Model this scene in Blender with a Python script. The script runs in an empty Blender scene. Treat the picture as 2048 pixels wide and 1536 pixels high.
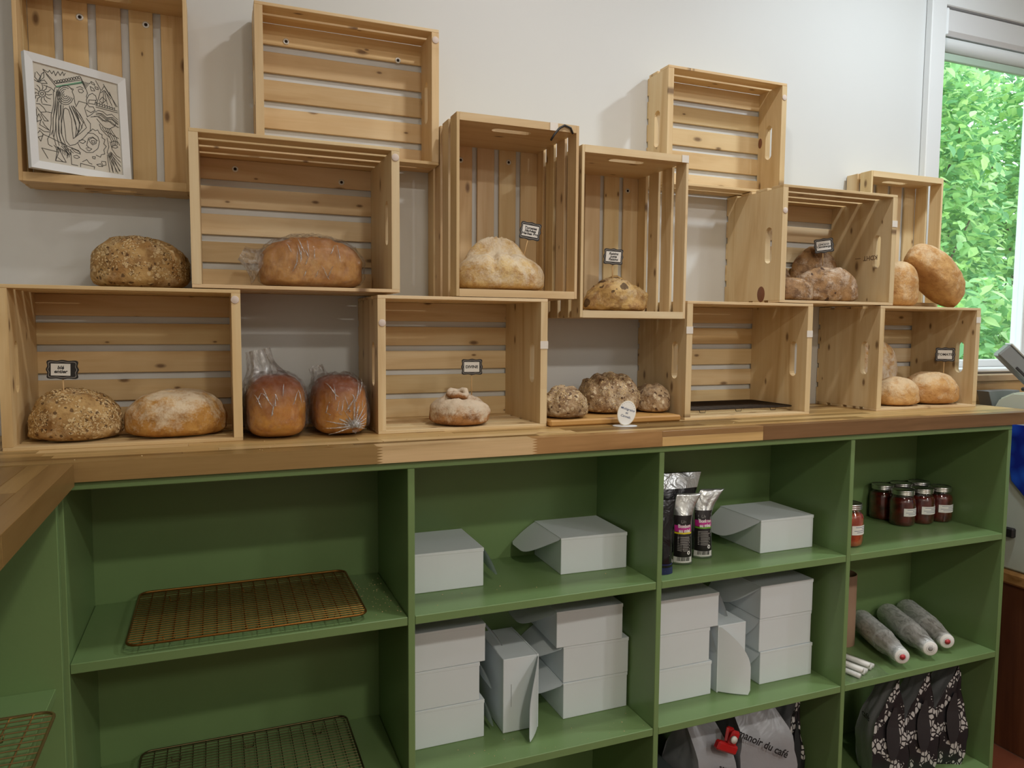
import bpy, bmesh, math, random
from mathutils import Matrix, Vector, noise
random.seed(7)
R = random.Random(11)
S = bpy.context.scene
COL = S.collection
PI = math.pi
ZC = 1.24                      # height of the counter top above the floor; everything below is written from the counter top

# ------------------------------------------------------------------ camera, world, lights, exposure
def srgb(r, g, b, a=1.0):
    f = lambda c: (c / 12.92) if c <= .04045 else ((c + .055) / 1.055) ** 2.4
    return (f(r / 255), f(g / 255), f(b / 255), a)

cam = bpy.data.cameras.new('camera'); camo = bpy.data.objects.new('camera', cam); COL.objects.link(camo)
cam.sensor_width = 36.0; cam.lens = 1480.05 / 2048 * 36.0; cam.clip_start = .02; cam.clip_end = 200
yaw, pitch, roll = .3813, -.0755, .0074
fw = Vector((math.sin(yaw) * math.cos(pitch), math.cos(yaw) * math.cos(pitch), math.sin(pitch)))
rt = Vector((math.cos(yaw), -math.sin(yaw), 0)); up = rt.cross(fw)
r2 = rt * math.cos(roll) + up * math.sin(roll); u2 = up * math.cos(roll) - rt * math.sin(roll)
m3 = Matrix((r2, u2, -fw)).transposed()
camo.matrix_world = Matrix.Translation((.3898, -2.0168, .2572 + ZC)) @ m3.to_4x4()
S.camera = camo

S.view_settings.view_transform = 'Standard'; S.view_settings.look = 'None'
S.view_settings.gamma = 1.0; S.view_settings.use_curve_mapping = False
S.view_settings.exposure = .24
S.cycles.use_denoising = True
S.cycles.max_bounces = 8; S.cycles.diffuse_bounces = 5; S.cycles.transparent_max_bounces = 16
S.cycles.caustics_reflective = False; S.cycles.caustics_refractive = False

W = bpy.data.worlds.new('world'); S.world = W; W.use_nodes = True
bg = W.node_tree.nodes['Background']
bg.inputs[0].default_value = (.86, .95, 1.0, 1); bg.inputs[1].default_value = 3.2

def lamp(name, loc, power, radius, color, spread=PI):
    l = bpy.data.lights.new(name, 'AREA'); l.shape = 'DISK'; l.size = radius * 2; l.energy = power
    l.color = color; l.spread = spread
    o = bpy.data.objects.new(name, l); COL.objects.link(o)
    o.location = (loc[0], loc[1], loc[2] + ZC)
    return o
WARM = (1.0, .92, .79); NEUT = (1.0, .975, .945); COOL = (.86, .95, 1.0)
lamp('ceiling_spot', (1.25, -.85, 1.74), 7, .05, NEUT)
lamp('ceiling_spot', (2.55, -.75, 1.74), 13, .06, COOL)
lamp('ceiling_spot', (.05, -1.35, 1.74), 1.0, .06, WARM)
lamp('ceiling_spot', (1.05, -2.9, 1.74), 22, .09, WARM)
lamp('ceiling_spot', (3.0, -2.9, 1.74), 17, .10, NEUT)
lamp('ceiling_spot', (4.3, -2.2, 1.74), 9, .08, COOL)
lamp('added_soft_fill', (.9, -4.4, 1.74), 19, .35, WARM)  # this disc and the next are added fill, softening shade inside the crates
lamp('added_soft_fill', (3.1, -4.4, 1.74), 28, .35, NEUT)

# ------------------------------------------------------------------ helpers
WM = {}
def reg(o, M, parent=None):
    COL.objects.link(o); WM[o.name] = M; o.parent = parent
    o.matrix_basis = (WM[parent.name].inverted() @ M) if parent else M
    return o
def T(x, y, z): return Matrix.Translation((x, y, z))
def RX(a): return Matrix.Rotation(a, 4, 'X')
def RY(a): return Matrix.Rotation(a, 4, 'Y')
def RZ(a): return Matrix.Rotation(a, 4, 'Z')
def tag(o, label, cat, group=None):
    o['label'] = label; o['category'] = cat
    if group: o['group'] = group
    return o
def thing(name, label, cat, M, group=None):
    if not isinstance(M, Matrix): M = T(*M)
    o = bpy.data.objects.new(name, None); o.empty_display_size = .02
    reg(o, M); return tag(o, label, cat, group)
def mesh(name, verts, faces, mat=None, smooth=False):
    me = bpy.data.meshes.new(name); me.from_pydata([tuple(v) for v in verts], [], faces); me.update()
    if mat: me.materials.append(mat)
    if smooth: me.polygons.foreach_set('use_smooth', [True] * len(me.polygons))
    return me
def from_bm(name, bm, mat=None, smooth=False):
    me = bpy.data.meshes.new(name); bm.to_mesh(me); bm.free()
    if mat: me.materials.append(mat)
    if smooth: me.polygons.foreach_set('use_smooth', [True] * len(me.polygons))
    return me
def ob(name, me, M, parent=None, color=None):
    o = bpy.data.objects.new(name, me)
    if color: o.color = color
    return reg(o, M, parent)
CACHE = {}
def box_me(dx, dy, dz, mat, bev=0):
    k = (round(dx, 5), round(dy, 5), round(dz, 5), mat.name, bev)
    if k not in CACHE:
        bm = bmesh.new(); bmesh.ops.create_cube(bm, size=1.0)
        bmesh.ops.scale(bm, vec=(dx, dy, dz), verts=bm.verts)
        if bev: bmesh.ops.bevel(bm, geom=bm.edges[:], offset=bev, segments=1, affect='EDGES')
        CACHE[k] = from_bm('box', bm, mat)
    return CACHE[k]
def box(name, x0, x1, y0, y1, z0, z1, mat, parent=None, bev=0, color=None):
    return ob(name, box_me(x1 - x0, y1 - y0, z1 - z0, mat, bev), T((x0 + x1) / 2, (y0 + y1) / 2, (z0 + z1) / 2), parent, color)
AX = {'xyz': ((1,0,0),(0,1,0),(0,0,1)), 'xzy': ((1,0,0),(0,0,1),(0,-1,0)), 'yxz': ((0,1,0),(-1,0,0),(0,0,1)),
      'zyx': ((0,0,1),(0,1,0),(-1,0,0)), 'yzx': ((0,1,0),(0,0,1),(1,0,0)), 'zxy': ((0,0,1),(1,0,0),(0,1,0))}
def axm(a):
    c = AX[a]; return Matrix((Vector(c[0]), Vector(c[1]), Vector(c[2]))).transposed().to_4x4()
def plank(name, c, l, w, t, axis, mat, parent, frame=Matrix(), bev=.0012, color=None):
    """board: length along the first letter of axis, width along the second, thickness along the third"""
    return ob(name, box_me(l, w, t, mat, bev), frame @ T(*c) @ axm(axis), parent, color)
def lathe_me(name, prof, n, mat, cap=True):
    vs, fs = [], []
    for r, z in prof:
        for i in range(n):
            a = 2 * PI * i / n; vs.append((r * math.cos(a), r * math.sin(a), z))
    for j in range(len(prof) - 1):
        for i in range(n):
            k = (i + 1) % n; fs.append((j * n + i, j * n + k, (j + 1) * n + k, (j + 1) * n + i))
    if cap:
        fs.append(tuple(reversed(range(n)))); fs.append(tuple(range((len(prof) - 1) * n, len(prof) * n)))
    return mesh(name, vs, fs, mat, True)
def tube_bm(bm, pts, r, n=6, closed=False):
    pts = [Vector(p) for p in pts]; rings = []
    m = len(pts)
    for i, p in enumerate(pts):
        a = pts[(i - 1) % m] if (closed or i > 0) else p; b = pts[(i + 1) % m] if (closed or i < m - 1) else p
        d = (b - a).normalized(); h = Vector((0, 0, 1)) if abs(d.z) < .9 else Vector((1, 0, 0))
        s = d.cross(h).normalized(); t = s.cross(d)
        rr = r[i] if isinstance(r, (list, tuple)) else r
        rings.append([bm.verts.new(p + s * rr * math.cos(2 * PI * k / n) + t * rr * math.sin(2 * PI * k / n)) for k in range(n)])
    for i in range(m if closed else m - 1):
        A, B = rings[i], rings[(i + 1) % m]
        for k in range(n): bm.faces.new((A[k], A[(k + 1) % n], B[(k + 1) % n], B[k]))
    if not closed:
        bm.faces.new(list(reversed(rings[0]))); bm.faces.new(rings[-1])
def fbm(p, f, oct=4):
    return noise.fractal(Vector(p) * f, 1.0, 2.0, oct)
def text_me(body, size, mat, bold=0.0, shear=0.0, align='CENTER', spacing=1.0):
    cu = bpy.data.curves.new('txt', 'FONT'); cu.body = body; cu.size = size; cu.align_x = align; cu.align_y = 'CENTER'
    cu.offset = bold; cu.shear = shear; cu.resolution_u = 3; cu.space_line = spacing
    o = bpy.data.objects.new('txt', cu); COL.objects.link(o)
    dg = bpy.context.evaluated_depsgraph_get(); dg.update()
    me = bpy.data.meshes.new_from_object(o.evaluated_get(dg))
    bpy.data.objects.remove(o); bpy.data.curves.remove(cu)
    me.materials.clear(); me.materials.append(mat)
    return me

# ------------------------------------------------------------------ materials
class N:
    def __init__(s, name):
        s.m = bpy.data.materials.new(name); s.m.use_nodes = True; s.t = s.m.node_tree
        s.p = s.t.nodes['Principled BSDF']; s.out = s.t.nodes['Material Output']
    def n(s, typ, **kw):
        x = s.t.nodes.new(typ)
        for k, v in kw.items(): setattr(x, k, v)
        return x
    def l(s, a, b): s.t.links.new(a, b)
    def val(s, node, idx, v):
        if hasattr(v, 'links') or hasattr(v, 'is_linked'): s.l(v, node.inputs[idx])
        else: node.inputs[idx].default_value = v
    def math(s, op, a, b=0.0, clamp=False):
        x = s.n('ShaderNodeMath', operation=op, use_clamp=clamp); s.val(x, 0, a); s.val(x, 1, b); return x.outputs[0]
    def mix(s, f, a, b, blend='MIX'):
        x = s.n('ShaderNodeMix', data_type='RGBA', blend_type=blend); s.val(x, 0, f); s.val(x, 6, a); s.val(x, 7, b); return x.outputs[2]
    def ramp(s, f, *stops):
        x = s.n('ShaderNodeValToRGB'); s.l(f, x.inputs[0]); e = x.color_ramp.elements
        while len(e) < len(stops): e.new(.5)
        for i, (p, c) in enumerate(stops):
            e[i].position = p; e[i].color = c if len(c) == 4 else (*c, 1)
        return x.outputs[0]
    def coord(s, scale=(1, 1, 1), rand=True, src='Object'):
        tc = s.n('ShaderNodeTexCoord'); v = tc.outputs[src]
        if rand:
            oi = s.n('ShaderNodeObjectInfo'); mul = s.n('ShaderNodeVectorMath', operation='MULTIPLY_ADD')
            cb = s.n('ShaderNodeCombineXYZ')
            for i, k in enumerate((31.7, 17.3, 53.1)): s.l(s.math('MULTIPLY', oi.outputs['Random'], k), cb.inputs[i])
            ad = s.n('ShaderNodeVectorMath', operation='ADD'); s.l(v, ad.inputs[0]); s.l(cb.outputs[0], ad.inputs[1]); v = ad.outputs[0]
        mp = s.n('ShaderNodeMapping'); s.l(v, mp.inputs[0]); mp.inputs[3].default_value = scale
        return mp.outputs[0]
    def noise(s, vec, scale=1.0, detail=3, rough=.5, dist=0.0):
        x = s.n('ShaderNodeTexNoise'); s.l(vec, x.inputs['Vector']); x.inputs['Scale'].default_value = scale
        x.inputs['Detail'].default_value = detail; x.inputs['Roughness'].default_value = rough; x.inputs['Distortion'].default_value = dist
        return x.outputs[0]
    def vor(s, vec, scale=1.0, feature='F1', dim='3D'):
        x = s.n('ShaderNodeTexVoronoi', feature=feature, voronoi_dimensions=dim); s.l(vec, x.inputs['Vector']); x.inputs['Scale'].default_value = scale
        return x
    def bump(s, h, strength=.3, dist=.002):
        x = s.n('ShaderNodeBump'); x.inputs['Strength'].default_value = strength; x.inputs['Distance'].default_value = dist
        s.l(h, x.inputs['Height']); s.l(x.outputs[0], s.p.inputs['Normal'])
    def set(s, color=None, rough=None, metal=None, spec=None):
        if color is not None: s.val(s.p, 'Base Color', color)
        if rough is not None: s.val(s.p, 'Roughness', rough)
        if metal is not None: s.p.inputs['Metallic'].default_value = metal
        if spec is not None: s.p.inputs['Specular IOR Level'].default_value = spec
        return s.m
def plain(name, c, rough=.5, metal=0.0, spec=.5, noisy=0.0):
    k = N(name)
    col = c
    if noisy:
        f = k.noise(k.coord((1, 1, 1), True), 9.0, 4)
        col = k.mix(f, tuple(v * (1 - noisy) for v in c[:3]) + (1,), tuple(min(1, v * (1 + noisy)) for v in c[:3]) + (1,))
    return k.set(col, rough, metal, spec)

def mat_pine(name, pale, mid, dark, knot, knots=.24, grain=1.0):
    k = N(name)
    v = k.coord((1.3, 15, 15)); f = k.noise(v, 1.0, 4, .55, 1.2)
    col = k.ramp(f, (.30, pale), (.52, mid), (.74, dark))
    fine = k.noise(k.coord((5, 170, 170)), 1.0, 2, .6)
    col = k.mix(k.math('MULTIPLY', fine, .30 * grain), col, dark)
    vo = k.vor(k.coord((8.5, 19, 19)), 1.0, 'F1', '2D')
    sp = k.n('ShaderNodeSeparateColor'); k.l(vo.outputs['Color'], sp.inputs[0])
    on = k.math('LESS_THAN', sp.outputs[0], knots)
    size = k.math('MULTIPLY_ADD', sp.outputs[1], .13); size.node.inputs[2].default_value = .05
    kn = k.math('SUBTRACT', 1.0, k.math('DIVIDE', vo.outputs['Distance'], size), True)
    kn = k.math('MULTIPLY', k.math('MULTIPLY', kn, 1.6, True), on)
    halo = k.math('MULTIPLY', k.math('SUBTRACT', 1.0, k.math('DIVIDE', vo.outputs['Distance'], k.math('MULTIPLY', size, 2.6)), True), on)
    col = k.mix(k.math('MULTIPLY', halo, .45), col, dark)
    col = k.mix(k.math('MULTIPLY', kn, .85), col, knot)
    oi = k.n('ShaderNodeObjectInfo')
    col = k.mix(1.0, col, oi.outputs['Color'], 'MULTIPLY')
    hs = k.n('ShaderNodeHueSaturation'); k.l(col, hs.inputs['Color'])
    vv = k.math('MULTIPLY_ADD', oi.outputs['Random'], .16); vv.node.inputs[2].default_value = .92
    k.l(vv, hs.inputs['Value'])
    k.bump(fine, .12, .0006)
    return k.set(hs.outputs[0], .52, None, .35)

M_PINE = mat_pine('pine_wood', srgb(228, 211, 174), srgb(220, 197, 155), srgb(196, 166, 120), srgb(108, 80, 52), .34, 1.25)
M_BUTCHER = mat_pine('butcher_block_wood', (1, 1, 1, 1), (.87, .85, .80, 1), (.50, .45, .36, 1), (.3, .2, .12, 1), .04, 1.6)
M_BUTCHER.node_tree.nodes['Principled BSDF'].inputs['Roughness'].default_value = .38

def mat_paint(name, c, rough=.42, bump=.08, var=.10):
    k = N(name); f = k.noise(k.coord((1, 1, 1), False), 3.5, 5, .6)
    col = k.mix(f, tuple(x * (1 - var) for x in c[:3]) + (1,), tuple(x * (1 + var) for x in c[:3]) + (1,))
    g = k.noise(k.coord((1, 1, 1), False), 160, 3)
    k.bump(g, bump, .001)
    return k.set(col, rough, None, .4)
M_GREEN = mat_paint('green_shelf_paint', srgb(113, 140, 90), .34, .10)
M_WALL = mat_paint('white_wall_paint', srgb(211, 214, 214), .55, .05, .015)
M_TRIM = mat_paint('white_trim_paint', srgb(222, 226, 228), .4, .02, .01)
M_CEIL = mat_paint('ceiling_paint', srgb(225, 224, 220), .8, .03, .01)

def mat_film(name, tint=(.97, .97, .97, 1), base=.08, edge=.55, milky=.10, wr=60, bstr=.9, mr=(.45, .75)):
    k = N(name)
    tr = k.n('ShaderNodeBsdfTransparent'); tr.inputs[0].default_value = tint
    gl = k.n('ShaderNodeBsdfGlossy'); gl.inputs['Roughness'].default_value = .10
    df = k.n('ShaderNodeBsdfDiffuse'); df.inputs[0].default_value = (.85, .86, .86, 1)
    nz = k.noise(k.coord((1, 1, .45)), wr, 4, .6, 1.6)
    bp = k.n('ShaderNodeBump'); bp.inputs['Strength'].default_value = bstr; bp.inputs['Distance'].default_value = .006
    k.l(nz, bp.inputs['Height']); k.l(bp.outputs[0], gl.inputs['Normal'])
    lw = k.n('ShaderNodeLayerWeight'); lw.inputs[0].default_value = .35
    k.l(bp.outputs[0], lw.inputs['Normal'])
    f = k.math('MULTIPLY_ADD', lw.outputs['Facing'], edge); f.node.inputs[2].default_value = base
    m1 = k.n('ShaderNodeMixShader'); k.l(k.math('MULTIPLY', f, 1.0, True), m1.inputs[0]); k.l(tr.outputs[0], m1.inputs[1]); k.l(gl.outputs[0], m1.inputs[2])
    m2 = k.n('ShaderNodeMixShader'); k.l(k.math('MULTIPLY', k.ramp(nz, (mr[0], (0, 0, 0)), (mr[1], (1, 1, 1))), milky), m2.inputs[0])
    k.l(m1.outputs[0], m2.inputs[1]); k.l(df.outputs[0], m2.inputs[2]); k.l(m2.outputs[0], k.out.inputs[0])
    return k.m
M_FILM = mat_film('clear_bag_film', base=.045, edge=.20, milky=.06, bstr=2.2)
M_SLEEVE = mat_film('cloudy_sleeve_film', (.92, .94, .94, 1), .08, .30, .62, 45, mr=(.2, .6))
def mat_glass(name, tint=(1, 1, 1, 1), base=.03, edge=.6):
    k = N(name)
    tr = k.n('ShaderNodeBsdfTransparent'); tr.inputs[0].default_value = tint
    gl = k.n('ShaderNodeBsdfGlossy'); gl.inputs['Roughness'].default_value = .02
    lw = k.n('ShaderNodeLayerWeight'); lw.inputs[0].default_value = .25
    f = k.math('MULTIPLY_ADD', lw.outputs['Facing'], edge); f.node.inputs[2].default_value = base
    m1 = k.n('ShaderNodeMixShader'); k.l(f, m1.inputs[0]); k.l(tr.outputs[0], m1.inputs[1]); k.l(gl.outputs[0], m1.inputs[2])
    k.l(m1.outputs[0], k.out.inputs[0]); return k.m
M_GLASS = mat_glass('jar_glass'); M_PANE = mat_glass('window_glass', (.97, .99, .98, 1), .02, .25)

def mat_bread(name, a, b, dark, flour=.0, flour_c=srgb(226, 214, 194), speck=None, speck_c=None, speck_s=70, speck_f=.3, bump=.5, rough=.7, top=.0, crown=None, mott=.7):
    k = N(name)
    v = k.coord((1, 1, 1))
    f = k.noise(v, 13, 4, .6, .6); col = k.ramp(f, (.32, b), (.60, a))
    g = k.noise(v, 38, 4, .65); col = k.mix(k.ramp(g, (.46, (0, 0, 0)), (.64, (mott, mott, mott))), col, dark)
    w_ = k.n('ShaderNodeTexNoise'); k.l(v, w_.inputs['Vector']); w_.inputs['Scale'].default_value = 60
    dv = k.n('ShaderNodeVectorMath', operation='MULTIPLY_ADD'); k.l(w_.outputs['Color'], dv.inputs[0]); dv.inputs[1].default_value = (.014, .014, .014); k.l(v, dv.inputs[2])
    geo = k.n('ShaderNodeNewGeometry'); sx = k.n('ShaderNodeSeparateXYZ'); k.l(geo.outputs['Normal'], sx.inputs[0])
    if crown:        # the baked top is darker than the sides and base
        tg = k.n('ShaderNodeTexCoord'); sg_ = k.n('ShaderNodeSeparateXYZ'); k.l(tg.outputs['Generated'], sg_.inputs[0])
        zz = k.math('ADD', sg_.outputs[2], k.math('MULTIPLY', k.math('SUBTRACT', f, .5), .5))
        col = k.mix(k.ramp(zz, (.45, (0, 0, 0)), (.85, (1, 1, 1))), col, crown)
    h = k.math('ADD', g, 0.0)
    if flour:
        fl = k.noise(v, 17, 6, .72, .4)
        m = k.math('ADD', fl, k.math('MULTIPLY', sx.outputs[2], top))
        fine = k.noise(v, 230, 2, .6)
        m = k.math('ADD', m, k.math('MULTIPLY', k.math('SUBTRACT', fine, .5), .22))
        col = k.mix(k.math('MULTIPLY', k.ramp(m, (.60 - flour * .3, (0, 0, 0)), (.78 - flour * .25, (1, 1, 1))), .82), col, flour_c)
    if speck:
        vo = k.vor(dv.outputs[0], speck_s); sp = k.n('ShaderNodeSeparateColor'); k.l(vo.outputs['Color'], sp.inputs[0])
        on = k.math('MULTIPLY', k.math('LESS_THAN', sp.outputs[0], speck_f), k.math('LESS_THAN', vo.outputs['Distance'], .42))
        col = k.mix(k.math('MULTIPLY', on, .8), col, speck)
        if speck_c:
            on2 = k.math('MULTIPLY', k.math('GREATER_THAN', sp.outputs[0], 1 - speck_f), k.math('LESS_THAN', vo.outputs['Distance'], .45))
            col = k.mix(k.math('MULTIPLY', on2, .8), col, speck_c)
    k.bump(k.math('ADD', k.math('MULTIPLY', h, 1.0), k.math('MULTIPLY', k.noise(v, 120, 3), .5)), bump, .006)
    return k.set(col, rough, None, .3)
B_SEED = mat_bread('seeded_crust', srgb(190, 158, 104), srgb(164, 124, 74), srgb(126, 90, 50), .30, srgb(205, 180, 140), srgb(80, 56, 34), srgb(214, 190, 146), 110, .22, .8)
B_FLOUR = mat_bread('floured_crust', srgb(198, 154, 84), srgb(176, 124, 58), srgb(142, 96, 44), .42, srgb(220, 206, 180), bump=.35, top=.16)
B_PAN = mat_bread('golden_pan_crust', srgb(204, 146, 66), srgb(184, 118, 44), srgb(156, 90, 32), 0, bump=.15, rough=.45, crown=srgb(122, 62, 22))
B_PANL = mat_bread('pale_golden_crust', srgb(208, 160, 98), srgb(188, 136, 76), srgb(162, 106, 54), .10, srgb(206, 170, 116), bump=.2, rough=.5, crown=srgb(168, 112, 58))
B_DIV = mat_bread('rye_swirl_crust', srgb(176, 128, 80), srgb(142, 90, 48), srgb(96, 60, 34), .62, srgb(212, 198, 176), bump=.5, top=.25)
B_PALE = mat_bread('pale_sourdough_crust', srgb(206, 178, 124), srgb(190, 152, 94), srgb(158, 116, 68), .50, srgb(216, 204, 182), bump=.6, top=.10)
B_OLIVE = mat_bread('raisin_crust', srgb(192, 160, 104), srgb(168, 128, 78), srgb(120, 84, 56), .25, srgb(204, 184, 150), srgb(62, 40, 28), None, 34, .16, .6)
B_MULTI = mat_bread('multigrain_crust', srgb(178, 152, 118), srgb(150, 120, 88), srgb(96, 68, 46), .40, srgb(206, 190, 164), srgb(76, 52, 38), srgb(214, 196, 164), 95, .2, 1.0)
B_CHOC = mat_bread('dark_fruit_crust', srgb(158, 122, 82), srgb(122, 90, 60), srgb(82, 56, 38), .38, srgb(206, 188, 168), srgb(50, 30, 24), None, 48, .10, .6)
B_TAN = mat_bread('tan_crust', srgb(204, 160, 102), srgb(180, 130, 74), srgb(146, 94, 50), .36, srgb(214, 190, 154), bump=.6, top=.20, mott=.38)
B_DUST = mat_bread('dusted_round_crust', srgb(214, 178, 118), srgb(196, 148, 84), srgb(160, 110, 62), .66, srgb(226, 218, 202), bump=.3)

M_SEED = plain('seed_flakes', srgb(206, 180, 134), .7, noisy=.35)
M_SEEDD = plain('dark_seeds', srgb(92, 66, 42), .6, noisy=.3)
M_CARD = plain('white_cardboard', srgb(218, 227, 231), .6, spec=.3, noisy=.02)
M_BLACK = plain('black_paint', srgb(34, 32, 32), .5)
M_INK = plain('black_ink', srgb(28, 26, 28), .8)
M_BLUEINK = plain('blue_ink', srgb(70, 84, 120), .8)
M_PAPER = plain('white_paper', srgb(232, 232, 228), .7)
M_STICK = plain('wooden_pick', srgb(214, 180, 130), .6)
M_STEEL = plain('bright_washer', srgb(226, 226, 220), .35, .2)
M_FELT = plain('felt_pad', srgb(214, 200, 190), .9, noisy=.06)
M_TAPE = plain('clear_tape', srgb(222, 216, 206), .35)
M_GOLD = plain('gold_wire', srgb(126, 88, 38), .38, .85)
M_DARKW = plain('dark_wire', srgb(96, 84, 58), .35, .9)
M_BLKW = plain('black_wire', srgb(46, 36, 28), .45, .6)
M_PALEW = plain('pale_gold_wire', srgb(190, 160, 110), .35, .9)
M_KRAFT = plain('kraft_paper', srgb(152, 122, 98), .8, noisy=.05)
M_GREYM = plain('grey_metal', srgb(128, 130, 130), .4, .3, noisy=.04)
M_WHITEP = plain('white_plastic', srgb(214, 216, 208), .4)
M_RED = plain('red_plastic', srgb(176, 26, 28), .35)
M_FRAME = plain('white_frame_paint', srgb(222, 226, 228), .45)

# ------------------------------------------------------------------ the room
def struct(o):
    o['kind'] = 'structure'; return o
X0, X1, YF, ZB, ZT = -.42, 5.2, -5.2, -1.24, 1.76
WX0, WX1, WZ0, WZ1 = 2.872, 4.7, .112, 1.436
k = N('floor_tile'); v = k.coord((1, 1, 1), False); br = k.n('ShaderNodeTexBrick'); k.l(v, br.inputs[0])
br.inputs['Color1'].default_value = srgb(126, 70, 46); br.inputs['Color2'].default_value = srgb(110, 58, 38); br.inputs['Mortar'].default_value = srgb(80, 66, 56)
br.inputs['Scale'].default_value = 3.3; br.offset = 0; br.inputs['Brick Width'].default_value = 1; br.inputs['Row Height'].default_value = 1; br.inputs['Mortar Size'].default_value = .01
M_FLOOR = k.set(br.outputs[0], .45)
fl = struct(box('floor', X0 - .1, X1 + .1, YF - .1, .15, ZB - .1, ZB, M_FLOOR))
struct(box('ceiling', X0 - .1, X1 + .1, YF - .1, .15, ZT, ZT + .1, M_CEIL))
struct(box('wall_left', X0 - .1, X0, YF, .15, ZB, ZT, M_WALL))
M_WALLD = mat_paint('beige_wall_paint', srgb(186, 180, 170), .6, .03, .02)
struct(box('wall_right', X1, X1 + .1, YF, .15, ZB, ZT, M_WALLD))
struct(box('wall_front', X0, X1, YF - .1, YF, ZB, ZT, M_WALLD))
def wall_hole():
    xs = [X0, WX0, WX1, X1]; zs = [ZB, WZ0, WZ1, ZT]; vs, fs = [], []
    for y in (0, .15):
        for z in zs:
            for x in xs: vs.append((x, y, z))
    for j in range(3):
        for i in range(3):
            if i == 1 and j == 1: continue
            a = j * 4 + i; fs.append((a, a + 1, a + 5, a + 4)); fs.append((a + 16, a + 20, a + 21, a + 17))
    for a, b in ((5, 6), (6, 10), (10, 9), (9, 5), (0, 3), (3, 15), (15, 12), (12, 0)):
        fs.append((a, b, b + 16, a + 16))
    return mesh('wall_back', vs, fs, M_WALL)
struct(ob('wall_back', wall_hole(), Matrix()))
# casing, frame, glass, sill
struct(box('trim_1', 2.800, WX0, -.028, -.0005, WZ0 - .02, ZT - .001, M_TRIM, None, .003))
struct(box('trim_2', WX0 + .001, 4.78, -.02, -.0005, WZ1 + .001, ZT - .001, M_TRIM, None, .003))
wn = bpy.data.objects.new('window_1', None); reg(wn, T(WX0, .1, WZ0)); struct(wn)
fy0, fy1 = .07, .12
ob('frame_rail', box_me(WX1 - WX0, .05, .05, M_TRIM, .003), T((WX0 + WX1) / 2, .095, WZ1 - .026), wn)
ob('frame_rail', box_me(WX1 - WX0, .05, .03, M_TRIM, .003), T((WX0 + WX1) / 2, .095, WZ0 + .0155), wn)
for x0, x1 in ((WX0 + .001, WX0 + .02), (3.52, 3.66), (WX1 - .03, WX1 - .001)):
    ob('frame_post', box_me(x1 - x0, .05, WZ1 - WZ0 - .09, M_TRIM, .003), T((x0 + x1) / 2, .095, (WZ0 + WZ1) / 2 - .01), wn)
for x0, x1 in ((WX0 + .02, 3.52), (3.66, WX1 - .03)):
    ob('glass_pane', box_me(x1 - x0, .004, WZ1 - WZ0 - .085, M_PANE), T((x0 + x1) / 2, .095, (WZ0 + WZ1) / 2 - .01), wn)
struct(box('trim_3', WX0 - .05, WX1 + .05, -.020, .069, WZ0 - .014, WZ0 + .001, M_TRIM, None, .004))

# roller blind in the head of the window
t = thing('roller_blind', 'white roller blind rolled up in its cassette at the head of the window', 'blind', (WX0 + .02, 0, 1.33))
M_FAB = plain('blind_fabric', srgb(206, 210, 210), .7); M_ALU = plain('blind_rail', srgb(214, 216, 218), .35)
bx0, bx1 = WX0 + .012, WX1 - .04
bm = bmesh.new()
prof = [(.055, 1.430), (-.012, 1.428), (-.016, 1.352), (-.006, 1.338), (.055, 1.342)]
A = [bm.verts.new((bx0 + .015, y, z)) for y, z in prof]; Bv = [bm.verts.new((bx1, y, z)) for y, z in prof]
for i in range(5): bm.faces.new((A[i], A[(i + 1) % 5], Bv[(i + 1) % 5], Bv[i]))
bm.faces.new(A[::-1]); bm.faces.new(Bv)
ob('cassette', from_bm('cassette', bm, M_ALU), Matrix(), t)
ob('end_cap', box_me(.014, .078, .100, M_TRIM, .006), T(bx0 + .007, .0185, 1.382), t)
bm = bmesh.new(); tube_bm(bm, [(bx0 + .02, .014, 1.312), (bx1, .014, 1.312)], .0255, 18)
ob('fabric_roll', from_bm('fabric_roll', bm, M_FAB, True), Matrix(), t)
box('bottom_rail', bx0 + .015, bx1, .010, .024, 1.258, 1.288, plain('green_tinted_rail', srgb(176, 200, 184), .4), t, .003)

# ------------------------------------------------------------------ green shelving unit under the counter
s1, s2, s3 = -.394, -.787, -1.182
cab = thing('shelving_unit', 'long green painted open shelving unit under the wooden counter', 'shelving', (1.43, -.27, ZB))
FY, BY = -.426, -.096
box('top_panel', .099, 2.7585, FY, BY - .001, -.056, -.0395, M_GREEN, cab, .0015)
box('back_panel', .099, 2.7585, BY, BY + .009, ZB, -.04, M_GREEN, cab)
box('side_panel', .099, .117, FY, BY, ZB, -.0565, M_GREEN, cab, .0012)
box('side_panel', 2.743, 2.7585, FY, BY, ZB, -.0565, M_GREEN, cab, .0012)
DV = [(.7799, .7959), (1.4343, 1.4493), (2.0787, 2.0937)]
for a, b in DV: box('divider', a, b, FY, BY, ZB, -.0565, M_GREEN, cab, .0012)
bays = [(.117, .7799), (.7959, 1.4343), (1.4493, 2.0787), (2.0937, 2.743)]
for a, b in bays:
    for z in (s1, s2, s3): box('shelf', a + .0006, b - .0006, FY + .001, BY - .0006, z - .02, z, M_GREEN, cab, .0012)
box('plinth', .118, 2.742, FY + .02, FY + .036, ZB, s3 - .021, M_GREEN, cab)

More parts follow.
